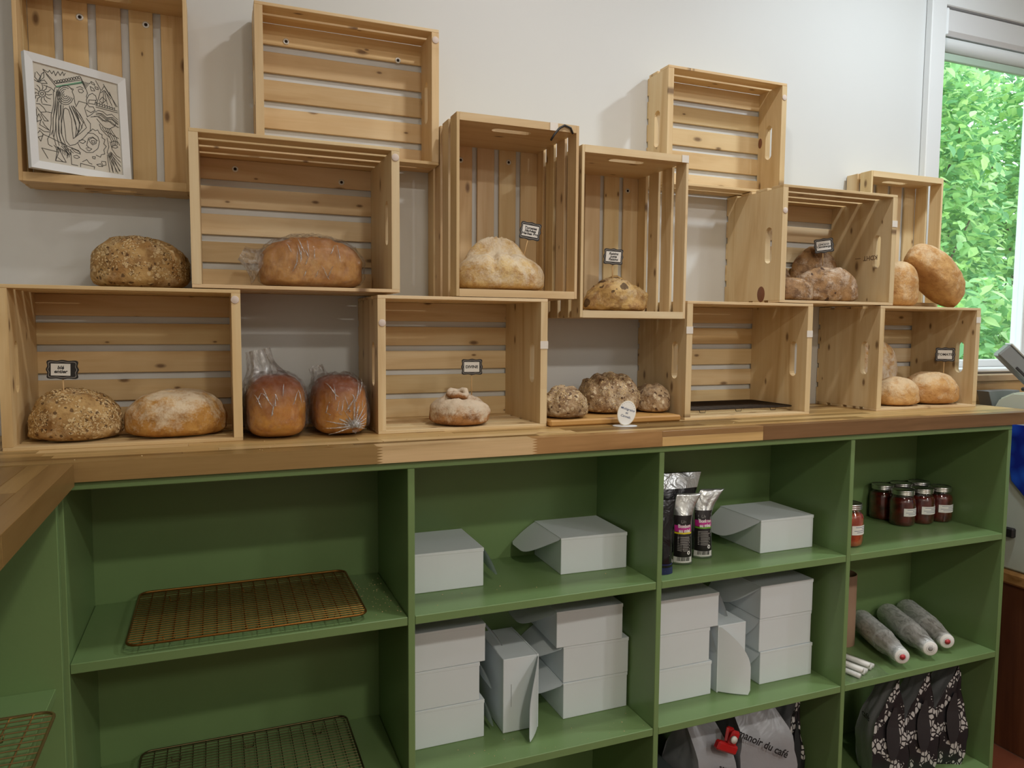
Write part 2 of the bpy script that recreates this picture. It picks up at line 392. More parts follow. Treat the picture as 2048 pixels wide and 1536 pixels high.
# left-hand cabinet that meets it at the corner
lc = thing('corner_shelving', 'green open shelving below the left counter, end panel and shelf beside the long unit', 'shelving', (-.1, -1.1, ZB))
box('end_panel', -.40, .112, -.463, -.446, ZB, -.046, M_GREEN, lc, .0012)
box('shelf', -.40, .100, -1.75, -.4636, -.438, -.420, M_GREEN, lc, .0012)
box('shelf', -.40, .100, -1.75, -.4636, -.838, -.820, M_GREEN, lc, .0012)
box('back_panel', -.418, -.401, -1.75, -.446, ZB, -.046, M_GREEN, lc)
box('end_panel', -.40, .112, -1.77, -1.7505, ZB, -.046, M_GREEN, lc, .0012)

# ------------------------------------------------------------------ butcher-block counters made of staves
BROWN = (srgb(158, 128, 80), srgb(142, 112, 68), srgb(170, 140, 90), srgb(136, 106, 62))
TAN = (srgb(208, 174, 118), srgb(216, 184, 128), srgb(200, 164, 108), srgb(226, 196, 146))
ctr = thing('counter_top', 'long wooden butcher block counter top carrying the crates', 'counter', (1.4, -.22, -.038))
CT = .0385
def stave(x0, x1, y0, y1, z0, z1, color, parent, left=False, right=False, name='stave'):
    """a block; left/right finger-jointed ends interlock as teeth seen on the front"""
    if not (left or right):
        return ob(name, box_me(x1 - x0, y1 - y0, z1 - z0, M_BUTCHER, .0004), T((x0 + x1) / 2, (y0 + y1) / 2, (z0 + z1) / 2), parent, color)
    xc, yc, zc = (x0 + x1) / 2, (y0 + y1) / 2, (z0 + z1) / 2; n = 6; hz = (z1 - z0) / (2 * n)
    outl = []
    def edge(x, up, on):
        pts = []
        if not on: return [(x, z0), (x, z1)] if up else [(x, z1), (x, z0)]
        for i in range(2 * n + 1): pts.append((x + (.007 if i % 2 else -.007), z0 + hz * i))
        return pts if up else pts[::-1]
    outl = edge(x0, False, left) + edge(x1, True, right)
    vs = [(x - xc, y0 - yc, z - zc) for x, z in outl] + [(x - xc, y1 - yc, z - zc) for x, z in outl]; m = len(outl)
    fs = [tuple(reversed(range(m))), tuple(range(m, 2 * m))] + [(i, (i + 1) % m, m + (i + 1) % m, m + i) for i in range(m)]
    return ob(name, mesh('stave', vs, fs, M_BUTCHER), T(xc, yc, zc), parent, color)
XL, XR = -.40, 2.888
fr = [(XL, .716, srgb(164, 134, 86), 0, 1), (.716, 1.082, srgb(236, 206, 160), 1, 1), (1.082, 1.433, srgb(186, 146, 98), 1, 0)]
y0, y1 = -.438, -.404
for a, b, c, l_, r_ in fr: stave(a, b, y0, y1, -CT, 0, c, ctr, l_, r_)
stave(1.4335, 1.751, y0, y1, -CT * .38, 0, srgb(176, 138, 92), ctr); stave(1.4335, 1.751, y0, y1, -CT, -CT * .385, srgb(226, 190, 130), ctr)
stave(1.7515, XR, y0, y1, -CT, 0, srgb(136, 102, 68), ctr)
yy = -.4036; row = 0
while yy < -.004:
    w = (.026, .034, .040, .036)[row % 4]; yb = min(yy + w, -.002); x = XL - R.uniform(0, .4)
    while x < XR:
        ln = R.uniform(.28, .62); a, b = max(x, XL), min(x + ln, XR)
        if b - a > .03: stave(a, b - .0004, yy, yb - .0003, -CT, 0, R.choice(TAN + TAN + BROWN[:3]), ctr)
        x += ln
    yy = yb; row += 1
lct = thing('corner_counter_top', 'wooden butcher block counter top in the left foreground corner', 'counter', (-.1, -1.1, -.043))
xx = .141; row = 0
while xx > -.415:
    w = (.040, .034, .044, .030)[row % 4]; xa = max(xx - w, -.418); y = -.4525
    while y > -1.85:
        ln = R.uniform(.22, .5) if row else R.uniform(.5, .7); yb = max(y - ln, -1.86)
        o = ob('stave', box_me(y - yb - .0004, xx - xa - .0004, .043, M_BUTCHER, .0006), T((xx + xa) / 2, (y + yb) / 2, -.0215) @ RZ(PI / 2), lct, R.choice((BROWN + (TAN[0],)) if row else BROWN[:2]))
        y = yb
    xx = xa; row += 1

# ------------------------------------------------------------------ slatted pine crates
TE, TS = .019, .008
def panel_me(h, d, hole):
    """solid end panel with an oval hand hole: local X thickness centred, Y 0..-d, Z 0..h"""
    key = ('panel', round(h, 4), round(d, 4))
    if key in CACHE: return CACHE[key]
    cy, cz, hl, hr = -(d - hole), h / 2, .054, .0145
    ring = []
    for i in range(8): a = PI * i / 7; ring.append((cy + hr * math.cos(a), cz + hl - hr + hr * math.sin(a)))
    for i in range(8): a = PI + PI * i / 7; ring.append((cy + hr * math.cos(a), cz - hl + hr + hr * math.sin(a)))
    y0, y1 = -TS - .0004, -d
    outer = [(y0, h), (y1, h), (y1, 0), (y0, 0)]       # matched to the ring by angle: right-top, left-top, left-bottom, right-bottom
    def rect(p):
        dy, dz = p[0] - cy, p[1] - cz; t = []
        if dy > 1e-9: t.append((y0 - cy) / dy)
        if dy < -1e-9: t.append((y1 - cy) / dy)
        if dz > 1e-9: t.append((h - cz) / dz)
        if dz < -1e-9: t.append((0 - cz) / dz)
        s = min(t); return (cy + dy * s, cz + dz * s)
    # insert rays to the corners
    pts = [(p, rect(p)) for p in ring]
    for c in outer:
        dy, dz = c[0] - cy, c[1] - cz
        best = None
        for s in [i / 200 for i in range(1, 200)]:
            q = (cy + dy * s, cz + dz * s); zz = max(-(hl - hr), min(hl - hr, q[1] - cz))
            if math.hypot(q[0] - cy, q[1] - cz - zz) >= hr: best = q; break
        pts.append((best, c))
    pts.sort(key=lambda q: math.atan2(q[1][1] - cz, q[1][0] - cy))
    n = len(pts); vs, fs = [], []
    for x in (-TE / 2, TE / 2):
        for a, b in pts: vs.append((x, a[0], a[1]))
        for a, b in pts: vs.append((x, b[0], b[1]))
    for i in range(n):
        j = (i + 1) % n
        fs += [(i, n + i, n + j, j), (2 * n + j, 3 * n + j, 3 * n + i, 2 * n + i), (i, j, 2 * n + j, 2 * n + i), (n + j, n + i, 3 * n + i, 3 * n + j)]
    # grain along the long (Z) direction: rotate so local X is the grain
    M = axm('zyx'); vs = [tuple(M.inverted() @ Vector(v)) for v in vs]
    CACHE[key] = mesh('end_panel', vs, fs, M_PINE)
    return CACHE[key]
CRG = 'wooden crates stacked against the white wall'
def crate(label, x0, x1, z0, z1, tall, half, pads=(), screws=(), tint=(1, 1, 1, 1), knots=None):
    D = .1138 if half else .259
    L = (z1 - z0) if tall else (x1 - x0); H = (x1 - x0) if tall else (z1 - z0)
    M = T(x0, -.0015, z0)
    if tall: M = T(x1, -.0015, z0) @ RY(-PI / 2)      # local X up, local Z to the left
    r = thing('wooden_crate', label, 'crate', M, CRG)
    hs = H - 2 * TS
    for x in (TE / 2, L - TE / 2):
        ob('end_panel', panel_me(hs, D, .056), M @ T(x, 0, TS) @ axm('zyx'), r, tint)
    def sl(c, l, w, axis):
        g = R.uniform(.93, 1.04); plank('slat', c, l, w, TS, axis, M_PINE, r, M, .0009, (tint[0] * g, tint[1] * g * R.uniform(.97, 1.01), tint[2] * g * R.uniform(.93, 1.03), 1))
    n = 5; w = .0515; g = (hs - n * w) / (n - 1)
    for i in range(n): sl((L / 2, -TS / 2, TS + w / 2 + i * (w + g)), L, w - .0006, 'xzy')
    if half: cs = [(-D + .0235, .047), (-D + .0235 + .059, .046)]
    else:
        w = .0508; g = (D - 4 * w) / 3; cs = [(-D + w / 2 + i * (w + g), w) for i in range(4)]
    for z in (TS / 2, H - TS / 2):
        for cy, ww in cs: sl((L / 2, cy, z), L, ww, 'xyz')
    for kind, px, pz in pads:
        if kind == 'o':
            ob('felt_pad', CACHE.setdefault('pad', lathe_me('pad', [(.0088, 0), (.0088, .0012), (.0078, .0018)], 18, M_FELT)), T(px, -.0016 - D, pz) @ RX(PI / 2), r)
        else:
            ob('tape', box_me(.022, .0008, .02, M_TAPE), T(px, -.0019 - D - .0006, pz), r)
    for px, pz in screws:
        s = ob('screw', CACHE.setdefault('screw', lathe_me('screw', [(.0078, 0), (.0078, .0012), (.0045, .0022), (.0044, .0012)], 16, M_STEEL)), T(px, -.0015 - TS, pz) @ RX(PI / 2), r)
        ob('screw_head', CACHE.setdefault('screwh', lathe_me('screwh', [(.0036, 0), (.0034, .0016)], 12, M_BLKW)), T(px, -.0015 - TS, pz) @ RX(PI / 2), s)
    return r, M
A_, _ = crate('pine crate at the left end of the counter holding a seeded and a floury loaf', -.014, .4435, 0, .3375, 0, 0, [('o', .432, .315)], tint=(.97, .92, .82, 1))
B_, _ = crate('pine crate on the counter holding only one small swirl-topped round loaf', .749, 1.1925, 0, .333, 0, 0, [('o', .7595, .267), ('t', 1.183, .214)])
C_, _ = crate('empty pine crate on the counter with a black wire rack in it', 1.623, 2.0775, 0, .337, 0, 0, [('t', 1.632, .255), ('t', 2.067, .246)], tint=(1, .97, .92, 1))
D_, _ = crate('pine crate at the right end of the counter holding three loaves', 2.353, 2.812, 0, .3365, 0, 0, [('t', 2.802, .296)])
E_, MED = crate('pine crate holding one big loaf in a clear bag, second level at left', .3455, .803, .3395, .679, 0, 0, [('o', .793, .656)], [(.445, .648), (.707, .636)])
I_, MID = crate('pine crate filled with a pile of dark fruit loaves', 1.948, 2.405, .3385, .685, 0, 0, [('o', 1.9575, .609), ('t', 2.396, .595)])
G_, _ = crate('tall upright pine crate with a pale peaked loaf and a tilted sign', .944, 1.2765, .3345, .780, 1, 0, [('t', 1.204, .7705)], [(1.035, .723), (1.179, .729)], tint=(.97, .94, .92, 1))
H_, _ = crate('tall upright pine crate with a small raisin loaf, hung lower than its neighbour', 1.286, 1.6165, .2865, .735, 1, 0, [('t', 1.604, .7255)], [(1.571, .678)])
K_, _ = crate('shallow empty pine crate mounted highest on the left, above the bagged loaf', .491, .942, .6795, 1.022, 0, 1, [('o', .9325, .995)], [(.572, .975), (.859, .968)], tint=(1, .94, .88, 1))
L_, _ = crate('shallow empty pine crate mounted high on the right with oval hand holes lit through', 1.639, 2.078, .687, 1.030, 0, 1, [('o', 2.068, .986)], tint=(1, .98, .94, 1))
J_, _ = crate('shallow upright pine crate beside the window, behind two tan loaves', 2.447, 2.787, .338, .794, 1, 1, [])
F_, _ = crate('shallow upright pine crate on the upper left holding the framed drawing', .004, .344, .567, 1.015, 1, 1, [], [(.116, .963), (.253, .967)], tint=(1, .93, .82, 1))
# heat-treatment stamp, upside down inside the fruit loaf crate
me = text_me('KDHT  —', .021, plain('stamp_ink', srgb(118, 94, 70), .8), .0004)
ob('stamp', me, T(2.405 - TE - .0006, -.165, .495) @ RZ(-PI / 2) @ RX(PI / 2) @ RZ(PI), I_)
bm = bmesh.new(); tube_bm(bm, [(1.195, -.2625, .735), (1.204, -.263, .750), (1.219, -.2635, .768), (1.233, -.264, .776), (1.250, -.264, .771), (1.257, -.263, .757)], .0028, 8)
tag(ob('hair_elastic', from_bm('hair_elastic', bm, M_BLACK, True), Matrix()), 'black elastic loop stuck on the top front edge of the tall crate', 'elastic')
# dark knots that stand out
M_KNOT = plain('knot_wood', srgb(122, 78, 54), .55, noisy=.2)
def knot(par, M, rx, rz):
    ob('knot', lathe_me('knot', [(1, 0), (.96, .0003)], 20, M_KNOT), M @ Matrix.Diagonal((rx, rz, 1, 1)), par)
knot(I_, T(1.9478, -.178, .366) @ RY(-PI / 2), .024, .017)
knot(L_, T(2.078 - TE - .0002, -.020, .865) @ RY(-PI / 2), .016, .009)

# ------------------------------------------------------------------ framed line drawing in the upper-left crate
fa = Vector((.034, -.155, .5885)); fb = Vector((.212, -.037, .5885)); fd = (fb - fa); FWd = fd.length; fx = fd.normalized()
FH = .243; tilt = -.06
MF = T(*fa) @ Matrix.Rotation(math.atan2(fx.y, fx.x), 4, 'Z') @ RX(tilt)
pf = thing('picture_frame', 'white framed black line drawing leaning in the upper left crate', 'picture', MF)
bw, bd = .017, .014
def rail(p, q, flip):
    """mitred moulding between two outer corners, in frame space (x, z)"""
    cx, cz = FWd / 2, FH / 2
    def inn(a): return (a[0] + (bw if a[0] < cx else -bw), a[1] + (bw if a[1] < cz else -bw))
    pi_, qi = inn(p), inn(q); ring = [p, q, qi, pi_]
    vs = [(x, -bd / 2, z) for x, z in ring] + [(x, bd / 2, z) for x, z in ring]
    vs[2] = (vs[2][0], -bd / 2 + .003, vs[2][2]); vs[3] = (vs[3][0], -bd / 2 + .003, vs[3][2])
    return mesh('rail', vs, [(0, 1, 2, 3), (7, 6, 5, 4), (0, 4, 5, 1), (1, 5, 6, 2), (2, 6, 7, 3), (3, 7, 4, 0)], M_FRAME)
cs = [(0, 0), (FWd, 0), (FWd, FH), (0, FH)]
for i in range(4): ob('frame_rail', rail(cs[i], cs[(i + 1) % 4], 0), MF, pf)
pp = ob('paper', box_me(FWd - 2 * bw + .002, .002, FH - 2 * bw + .002, plain('drawing_paper', srgb(206, 202, 190), .8)), MF @ T(FWd / 2, .001, FH / 2), pf)
# pen strokes, traced as polylines in the drawing's own square
TL, TR, BR, BL = (100, 95), (1055, 330), (1115, 1390), (165, 1290)
def unq(x, y):
    u = v = .5
    for _ in range(12):
        px = (1-u)*(1-v)*TL[0] + u*(1-v)*TR[0] + u*v*BR[0] + (1-u)*v*BL[0]; py = (1-u)*(1-v)*TL[1] + u*(1-v)*TR[1] + u*v*BR[1] + (1-u)*v*BL[1]
        du = (x - px) / 955; dv = (y - py - du * 235) / 1190; u += du; v += dv
    return u, v
STR = [
 [(215,180),(270,215),(285,190),(310,230),(330,195),(350,250),(375,200),(400,245),(425,200),(440,245),(455,215)],
 [(215,185),(345,340)],[(250,240),(350,375)],[(630,260),(690,400)],
 [(330,345),(360,390),(640,320),(640,285),(350,345)],
 [(345,390),(325,450),(330,560),(320,640),(300,720),(300,830),(285,960),(260,1020),(270,1080),(310,1105)],
 [(360,440),(350,520),(345,640),(320,760),(320,900),(300,960)],[(375,560),(365,680),(350,780),(345,900),(330,980)],
 [(400,600),(400,700),(380,800),(375,920),(400,1030),(440,1065)],[(430,600),(425,720),(410,820),(405,920),(440,1030)],
 [(440,640),(460,630),(490,650),(520,760),(530,900),(540,990)],[(440,640),(430,720),(450,900),(460,1020),(500,1075),(560,1060),(650,980),(735,880),(735,800),(690,740)],
 [(540,990),(620,920),(690,850),(650,760),(590,660),(540,600)],
 [(500,620),(540,720),(560,800),(590,900)],[(520,600),(570,690),(620,800),(640,860)],[(545,605),(620,700),(660,780),(680,830)],[(560,640),(600,740),(610,830),(600,920)],
 [(510,390),(545,400),(530,430),(550,480),(560,560),(570,590)],[(650,330),(690,400),(705,440),(690,480),(700,500),(690,520),(700,560)],
 [(600,400),(640,395),(660,420),(640,440),(610,435),(600,410)],[(580,380),(620,365),(655,385)],
 [(570,610),(605,540),(690,560),(720,590)],
 [(700,560),(670,620),(680,660),(700,720),(750,690),(780,660),(830,640)],[(690,640),(740,670),(790,640),(770,600),(720,600)],
 [(715,560),(720,520),(800,520),(790,570),(715,560)],[(700,500),(720,460),(760,440),(800,470),(810,520)],
 [(745,300),(780,320),(790,345),(755,330),(745,300)],[(735,360),(770,380),(790,410),(750,410),(735,360)],[(790,360),(825,370),(830,395),(795,385),(790,360)],
 [(800,290),(860,400),(830,500),(800,580),(1060,640)],[(800,600),(1060,660)],[(890,330),(1060,590)],[(960,420),(1040,590)],
 [(870,400),(900,350),(930,400),(960,450),(990,480)],[(840,520),(880,480),(920,520),(880,550),(845,530)],[(860,430),(900,400),(940,450),(980,500)],
 [(830,640),(880,650),(930,690),(990,680),(1060,740)],[(800,670),(860,680),(920,730),(980,720),(1065,790)],[(740,720),(820,710),(880,760),(940,750),(1000,800),(1070,830)],
 [(810,740),(860,800),(900,840),(960,850),(1020,820),(1040,780)],[(840,800),(860,860),(920,920),(960,950)],[(870,830),(900,880),(960,900),(1010,930),(1070,960)],
 [(590,1040),(620,1100),(690,1145),(760,1140),(820,1090),(840,1010),(820,950),(770,915),(700,910)],
 [(715,990),(760,965),(800,985),(800,1030),(760,1050),(730,1020),(715,990)],[(745,1000),(780,1000),(785,1025),(755,1030),(745,1000)],[(600,1010),(650,995),(680,1015),(650,1040),(615,1030)],
 [(710,980),(690,1060),(710,1080)],[(680,1095),(715,1085),(750,1100),(720,1125),(690,1110)],[(710,975),(760,955),(820,1000)],
 [(735,890),(760,860),(790,880),(820,870),(840,910),(870,920),(870,960),(905,980),(890,1030),(920,1060),(890,1100),(900,1150),(860,1160),(850,1190),(800,1170)],
 [(930,960),(950,1060),(930,1130),(1060,1390)],[(940,1150),(1000,1390)],[(930,1160),(960,1390)],[(950,1140),(1085,1340)],[(960,1130),(1110,1290)],[(970,1120),(1110,1240)],
 [(975,1010),(1010,990),(1060,1000),(1085,1040)],[(980,1060),(1030,1035),(1060,1060),(1030,1075),(985,1062)],[(965,1000),(990,1090),(1040,1160),(1100,1190)],
 [(200,1130),(380,1165),(345,1270)],[(200,1130),(265,1250)],[(370,1100),(345,1270),(460,1280),(370,1100)],[(370,1230),(430,1280)],
 [(210,960),(300,1000),(420,1060),(560,1120),(620,1150)],[(520,1100),(600,1130),(620,1170),(560,1150),(520,1110)],[(430,1060),(480,1180),(470,1230)],[(450,1060),(510,1190)],[(510,1120),(520,1300),(590,1310)],
 [(540,1200),(580,1185),(610,1210),(580,1225),(545,1215)],[(620,1320),(620,1280),(780,1310),(775,1340)],[(640,1260),(690,1230),(720,1270),(750,1280)],[(805,1280),(850,1270),(875,1300),(830,1300),(805,1280)],[(860,1240),(910,1240),(915,1280),(880,1290),(860,1250)],[(755,1190),(790,1190),(785,1215),(760,1210),(755,1190)],
 [(110,310),(150,330),(200,350),(260,350),(230,310),(180,330),(150,330)],[(135,225),(130,280),(165,325),(190,270),(150,215)],[(180,325),(200,240),(225,215),(225,280),(180,325)],
 [(145,820),(135,770),(170,720),(200,790),(160,810)],[(150,640),(190,700),(250,690),(220,640),(180,600),(135,600)],[(190,700),(270,800),(230,800),(190,720)],[(140,660),(120,720),(150,750)],
 [(190,800),(180,850),(230,880),(280,910),(230,850),(210,810)],[(145,950),(180,920),(215,960),(190,1050),(155,1000),(215,980)],[(170,890),(230,930),(280,930)],
 [(220,370),(300,400),(340,440)],[(210,600),(300,610)],[(260,690),(310,700)],
]
for cx, cy in ((205, 475),):
    for i in range(12):
        a = i * PI / 6; STR.append([(cx + 40 * math.cos(a), cy + 45 * math.sin(a)), (cx + 70 * math.cos(a + .15), cy + 75 * math.sin(a + .15)), (cx + 105 * math.cos(a), cy + 115 * math.sin(a))])
    STR.append([(cx + 36 * math.cos(i * PI / 6), cy + 40 * math.sin(i * PI / 6)) for i in range(13)]); STR.append([(cx + 16 * math.cos(i * PI / 6), cy + 18 * math.sin(i * PI / 6)) for i in range(13)])
for q in range(5):
    STR.append([(455 + (18 + q * 18) * math.cos(a * PI / 7 + .3), 475 + (20 + q * 24) * math.sin(a * PI / 7 + .3)) for a in range(0, 9 + q)])
for q in range(10):
    x = 350 + q * 29; y = 325 - q * 7.5; STR.append([(x + 13 * math.cos(i * PI / 5), y + 16 * math.sin(i * PI / 5)) for i in range(11)])
for q in range(6): STR.append([(640 + q * 18, 300 + q * 5), (680 + q * 12, 390 - q * 15)])
for q in range(8): STR.append([(790 + q * 30, 555 + q * 8), (815 + q * 30, 540 + q * 9), (815 + q * 30, 575 + q * 8)])
for q in range(7): STR.append([(330 + q * 22, 1085 + q * 10), (350 + q * 24, 1110 + q * 12), (360 + q * 22, 1150 + q * 11)])
def hatch(A, B, n):
    for i in range(1, n + 1):
        t = i / (n + 1); STR.append([((1 - t) * a[0] + t * b[0] + 5 * math.sin(j * 1.9 + i), (1 - t) * a[1] + t * b[1]) for j, (a, b) in enumerate(zip(A, B))])
hatch([(345,400),(322,560),(300,760),(285,960),(310,1090)], [(425,470),(430,640),(430,800),(450,960),(500,1080)], 4)
hatch([(470,600),(500,680),(535,800),(545,900),(545,985)], [(560,600),(620,690),(690,790),(650,860),(600,930)], 3)
hatch([(830,650),(890,660),(950,700),(1010,690),(1062,740)], [(760,730),(830,730),(890,790),(960,790),(1065,860)], 3)
hatch([(880,850),(910,900),(950,960),(960,1000),(970,1060)], [(1000,850),(1030,900),(1060,950),(1075,1000),(1080,1030)], 4)
hatch([(870,420),(860,470),(840,540)], [(930,410),(980,480),(1040,590)], 3)
hatch([(940,1150),(960,1260),(970,1380)], [(985,1120),(1050,1220),(1110,1330)], 3)
hatch([(380,1090),(420,1130),(470,1200)], [(470,1090),(510,1110),(560,1150)], 3)
iw, ih = FWd - 2 * bw, FH - 2 * bw
vs, fs = [], []
for s in STR:
    P = []
    for x, y in s:
        u, v = unq(x, y); u = min(.985, max(.015, u)); v = min(.985, max(.015, v)); P.append(Vector((bw + u * iw, 0, FH - bw - v * ih)))
    for a, b in zip(P, P[1:]):
        d = (b - a)
        if d.length < 1e-5: continue
        d.normalize(); nrm = Vector((-d.z, 0, d.x)) * .00056; a2, b2 = a - d * .0004, b + d * .0004; n0 = len(vs)
        vs += [a2 + nrm, a2 - nrm, b2 - nrm, b2 + nrm]; fs.append((n0, n0 + 1, n0 + 2, n0 + 3))
ob('line_drawing', mesh('line_drawing', [(v[0], -.0006, v[2]) for v in vs], fs, plain('drawing_ink', srgb(58, 60, 58), .8)), MF, pf)
q = [unq(*c) for c in ((352, 372), (640, 302), (655, 328), (362, 388))]
ob('crown_band', mesh('crown_band', [(bw + u * iw, -.0003, FH - bw - v * ih) for u, v in q], [(0, 1, 2, 3)], plain('green_pencil', srgb(120, 172, 140), .8)), MF, pf)

# ------------------------------------------------------------------ loaves
def loaf_me(name, rx, ry, h, mat, seed, e=2.0, bot=.34, a=.85, lump=.05, lf=9, slashes=(), ears=(), nu=72, nv=48, fine=.020):
    """slashes: (x, y, angle, half length, width, depth); ears: (x, y, angle, half length, width, height)"""
    vs, fs = [], []
    hb, ht = h * bot, h * (1 - bot)
    sg = lambda v, p: math.copysign(abs(v) ** p, v)
    off = Vector((seed * 3.1, seed * 7.7, seed * 1.3))
    for j in range(nv + 1):
        ph = -PI / 2 + PI * j / nv
        for i in range(nu):
            th = 2 * PI * i / nu
            pa = a if ph > 0 else .42
            c = abs(math.cos(ph)) ** (pa if ph > 0 else .55)
            x = rx * c * sg(math.cos(th), 2 / e); y = ry * c * sg(math.sin(th), 2 / e)
            z = (ht * abs(math.sin(ph)) ** pa) if ph > 0 else -hb * abs(math.sin(ph)) ** .42
            p = Vector((x, y, z)); d = Vector((x / rx, y / ry, z / (ht if z > 0 else hb * 1.2)))
            if d.length > 1e-6: d.normalize()
            s = min(rx, ry)
            n = fbm(Vector((x, y, z)) + off, lf, 3) * lump * s * 2 + fbm(Vector((x, y, z)) * 1.0 + off, lf * 5, 3) * fine * s * 2
            wgt = 1 if z > -hb * .6 else max(0, (z + hb) / (hb * .4))
            p += d * n * wgt
            if z > 0:
                k = min(1, z / (ht * .35))
                for sx, sy, an, hl, w, dep in slashes:
                    dx, dy = x - sx, y - sy; lx = dx * math.cos(an) + dy * math.sin(an); ly = -dx * math.sin(an) + dy * math.cos(an)
                    ly += fbm(Vector((lx, 0, 0)) + off, 30, 2) * w * .5
                    f = max(0, 1 - (abs(lx) / hl) ** 4)
                    g = math.exp(-(ly / w) ** 2) - .28 * math.exp(-((abs(ly) - w * 1.7) / (w * .8)) ** 2)
                    p -= d * dep * f * k * g
                for sx, sy, an, hl, w, hh in ears:
                    dx, dy = x - sx, y - sy; lx = dx * math.cos(an) + dy * math.sin(an); ly = -dx * math.sin(an) + dy * math.cos(an)
                    f = max(0, 1 - (abs(lx) / hl) ** 2.5)
                    if ly > 0: g = max(0, 1 - ly / w) ** 1.3
                    else: g = max(0, 1 + ly / (w * .22))
                    p.z += hh * f * g
            vs.append(p + Vector((0, 0, hb)))
    for j in range(nv):
        for i in range(nu):
            k = (i + 1) % nu; fs.append((j * nu + i, j * nu + k, (j + 1) * nu + k, (j + 1) * nu + i))
    me = mesh(name, vs, fs, mat, True)
    mn = min(v[2] for v in vs)
    for v in me.vertices: v.co.z -= mn
    bm = bmesh.new(); bm.from_mesh(me); bmesh.ops.remove_doubles(bm, verts=bm.verts, dist=1e-5); bm.to_mesh(me); bm.free()
    me.polygons.foreach_set('use_smooth', [True] * len(me.polygons))
    return me
def seeds_me(src, n, rnd, zmin, size, mat, test=None):
    vs, fs = [], []; polys = [p for p in src.polygons if p.center.z > zmin and p.normal.z > -.25 and (test is None or test(p.center))]
    ws = [p.area for p in polys]
    for p in rnd.choices(polys, ws, k=n):
        vv = [src.vertices[i].co for i in p.vertices]; a = rnd.random(); b = rnd.random()
        c = vv[0].lerp(vv[1], a).lerp(vv[-1].lerp(vv[2] if len(vv) > 3 else vv[1], a), b)
        nrm = p.normal; t = nrm.orthogonal().normalized(); t.rotate(Matrix.Rotation(rnd.random() * 6.28, 3, nrm)); w = nrm.cross(t)
        l = size * rnd.uniform(.7, 1.3); k = len(vs); c = c + nrm * size * .12
        nn = (nrm + Vector((rnd.uniform(-.3, .3), rnd.uniform(-.3, .3), 0))) * l * .28
        vs += [c + t * l, c + w * l * .5, c - t * l, c - w * l * .5, c + nn, c - nn]
        fs += [(k, k+1, k+4), (k+1, k+2, k+4), (k+2, k+3, k+4), (k+3, k, k+4), (k+1, k, k+5), (k+2, k+1, k+5), (k+3, k+2, k+5), (k, k+3, k+5)]
    return mesh('seeds', vs, fs, mat)
def bread(label, cx, cy, z, rx, ry, h, mat, seed, rz=0, tilt=None, name='bread_loaf', seeds=None, group=None, **kw):
    M = T(cx, cy, z) @ RZ(rz)
    if tilt is not None: M = T(cx, cy, z) @ tilt
    me = loaf_me('loaf', rx, ry, h, mat, seed, **kw)
    if tilt is not None:      # sit the tilted loaf on its support
        lo = min((tilt @ v.co).z for v in me.vertices); M = T(0, 0, -lo + .0004) @ M
    r = thing(name, label, 'bread', M, group)
    ob('crust', me, M, r)
    if seeds:
        for nm, n, sz, mt, tst in seeds:
            o = ob(nm, seeds_me(me, n, random.Random(seed), h * .16, sz, mt, tst), M, r); o['kind'] = 'stuff'
    return r, M, me
def grid_noise(o):
    return lambda c: noise.noise(Vector((c.x * 22 + o, c.y * 22, c.z * 22))) > -.12
SD = lambda n, o: [('oat_flakes', n, .0030, M_SEED, grid_noise(o)), ('flax_seeds', n // 2, .0018, M_SEEDD, grid_noise(o))]
FL = .0085
bread('seeded brown loaf sitting on top of the leftmost crate, below the framed drawing', .237, -.115, .3385, .103, .085, .122, B_SEED, 1, .05, slashes=[(-.01, -.01, -.55, .09, .016, .010)], seeds=SD(1300, 3), e=2.3)
bread('seeded round loaf carrying the ble entier sign in the leftmost crate', 0.103, -.162, FL, .089, .088, .107, B_SEED, 2, 0, slashes=[(.03, -.02, .4, .07, .014, .007)], seeds=SD(1100, 8), e=2.2)
bread('flour-dusted golden loaf right of the seeded one in the leftmost crate', .304, -.165, FL, .106, .082, .104, B_FLOUR, 3, .12, e=2.4, lump=.04)
bread('small round swirl-topped loaf with a Divine sign, alone in its crate', .974, -.194, FL, .076, .074, .074, B_DIV, 4, 0, slashes=[(.030, -.024, .25, .044, .012, .013), (-.015, -.020, -.30, .040, .009, .013)], ears=[(-.003, .006, .1, .040, .034, .012)], lump=.04)
bm = bmesh.new(); tube_bm(bm, [(.021 * math.cos(i * PI / 9) * (1 + .06 * math.sin(i * 2.3)), .017 * math.sin(i * PI / 9), .004 * math.sin(i * 1.1)) for i in range(18)], [.0085 + .0012 * math.sin(i * 1.7) for i in range(18)], 10, True)
DIV = bpy.data.objects['bread_loaf.003']
ob('top_curl', from_bm('curl', bm, B_DIV, True), WM[DIV.name] @ T(-.008, -.012, .080) @ RX(.32), DIV)
bm = bmesh.new(); tube_bm(bm, [(-.004, 0, -.008), (-.004, 0, .002)], [.016, .013], 12)
ob('curl_core', from_bm('core', bm, plain('curl_hollow', srgb(120, 84, 52), .8), True), WM[DIV.name] @ T(-.008, -.010, .080) @ RX(.32), DIV)
bread('pale peaked sourdough loaf in the tall crate with the tilted sign', 1.098, -.150, .3545, .122, .090, .100, B_PALE, 5, 0, slashes=[(-.035, -.055, 1.3, .045, .010, .010), (.02, -.06, 1.8, .04, .008, .007)], ears=[(-.012, -.005, -.22, .085, .070, .046)], lump=.022, fine=.010, e=2.3)
bread('small knobbly raisin loaf in the lower hung tall crate', 1.462, -.145, .3065, .096, .075, .088, B_OLIVE, 6, 0, lump=.11, lf=13, fine=.03, ears=[(.02, 0, 0, .05, .03, .008)])
MG = 'multigrain loaves on the cutting board'
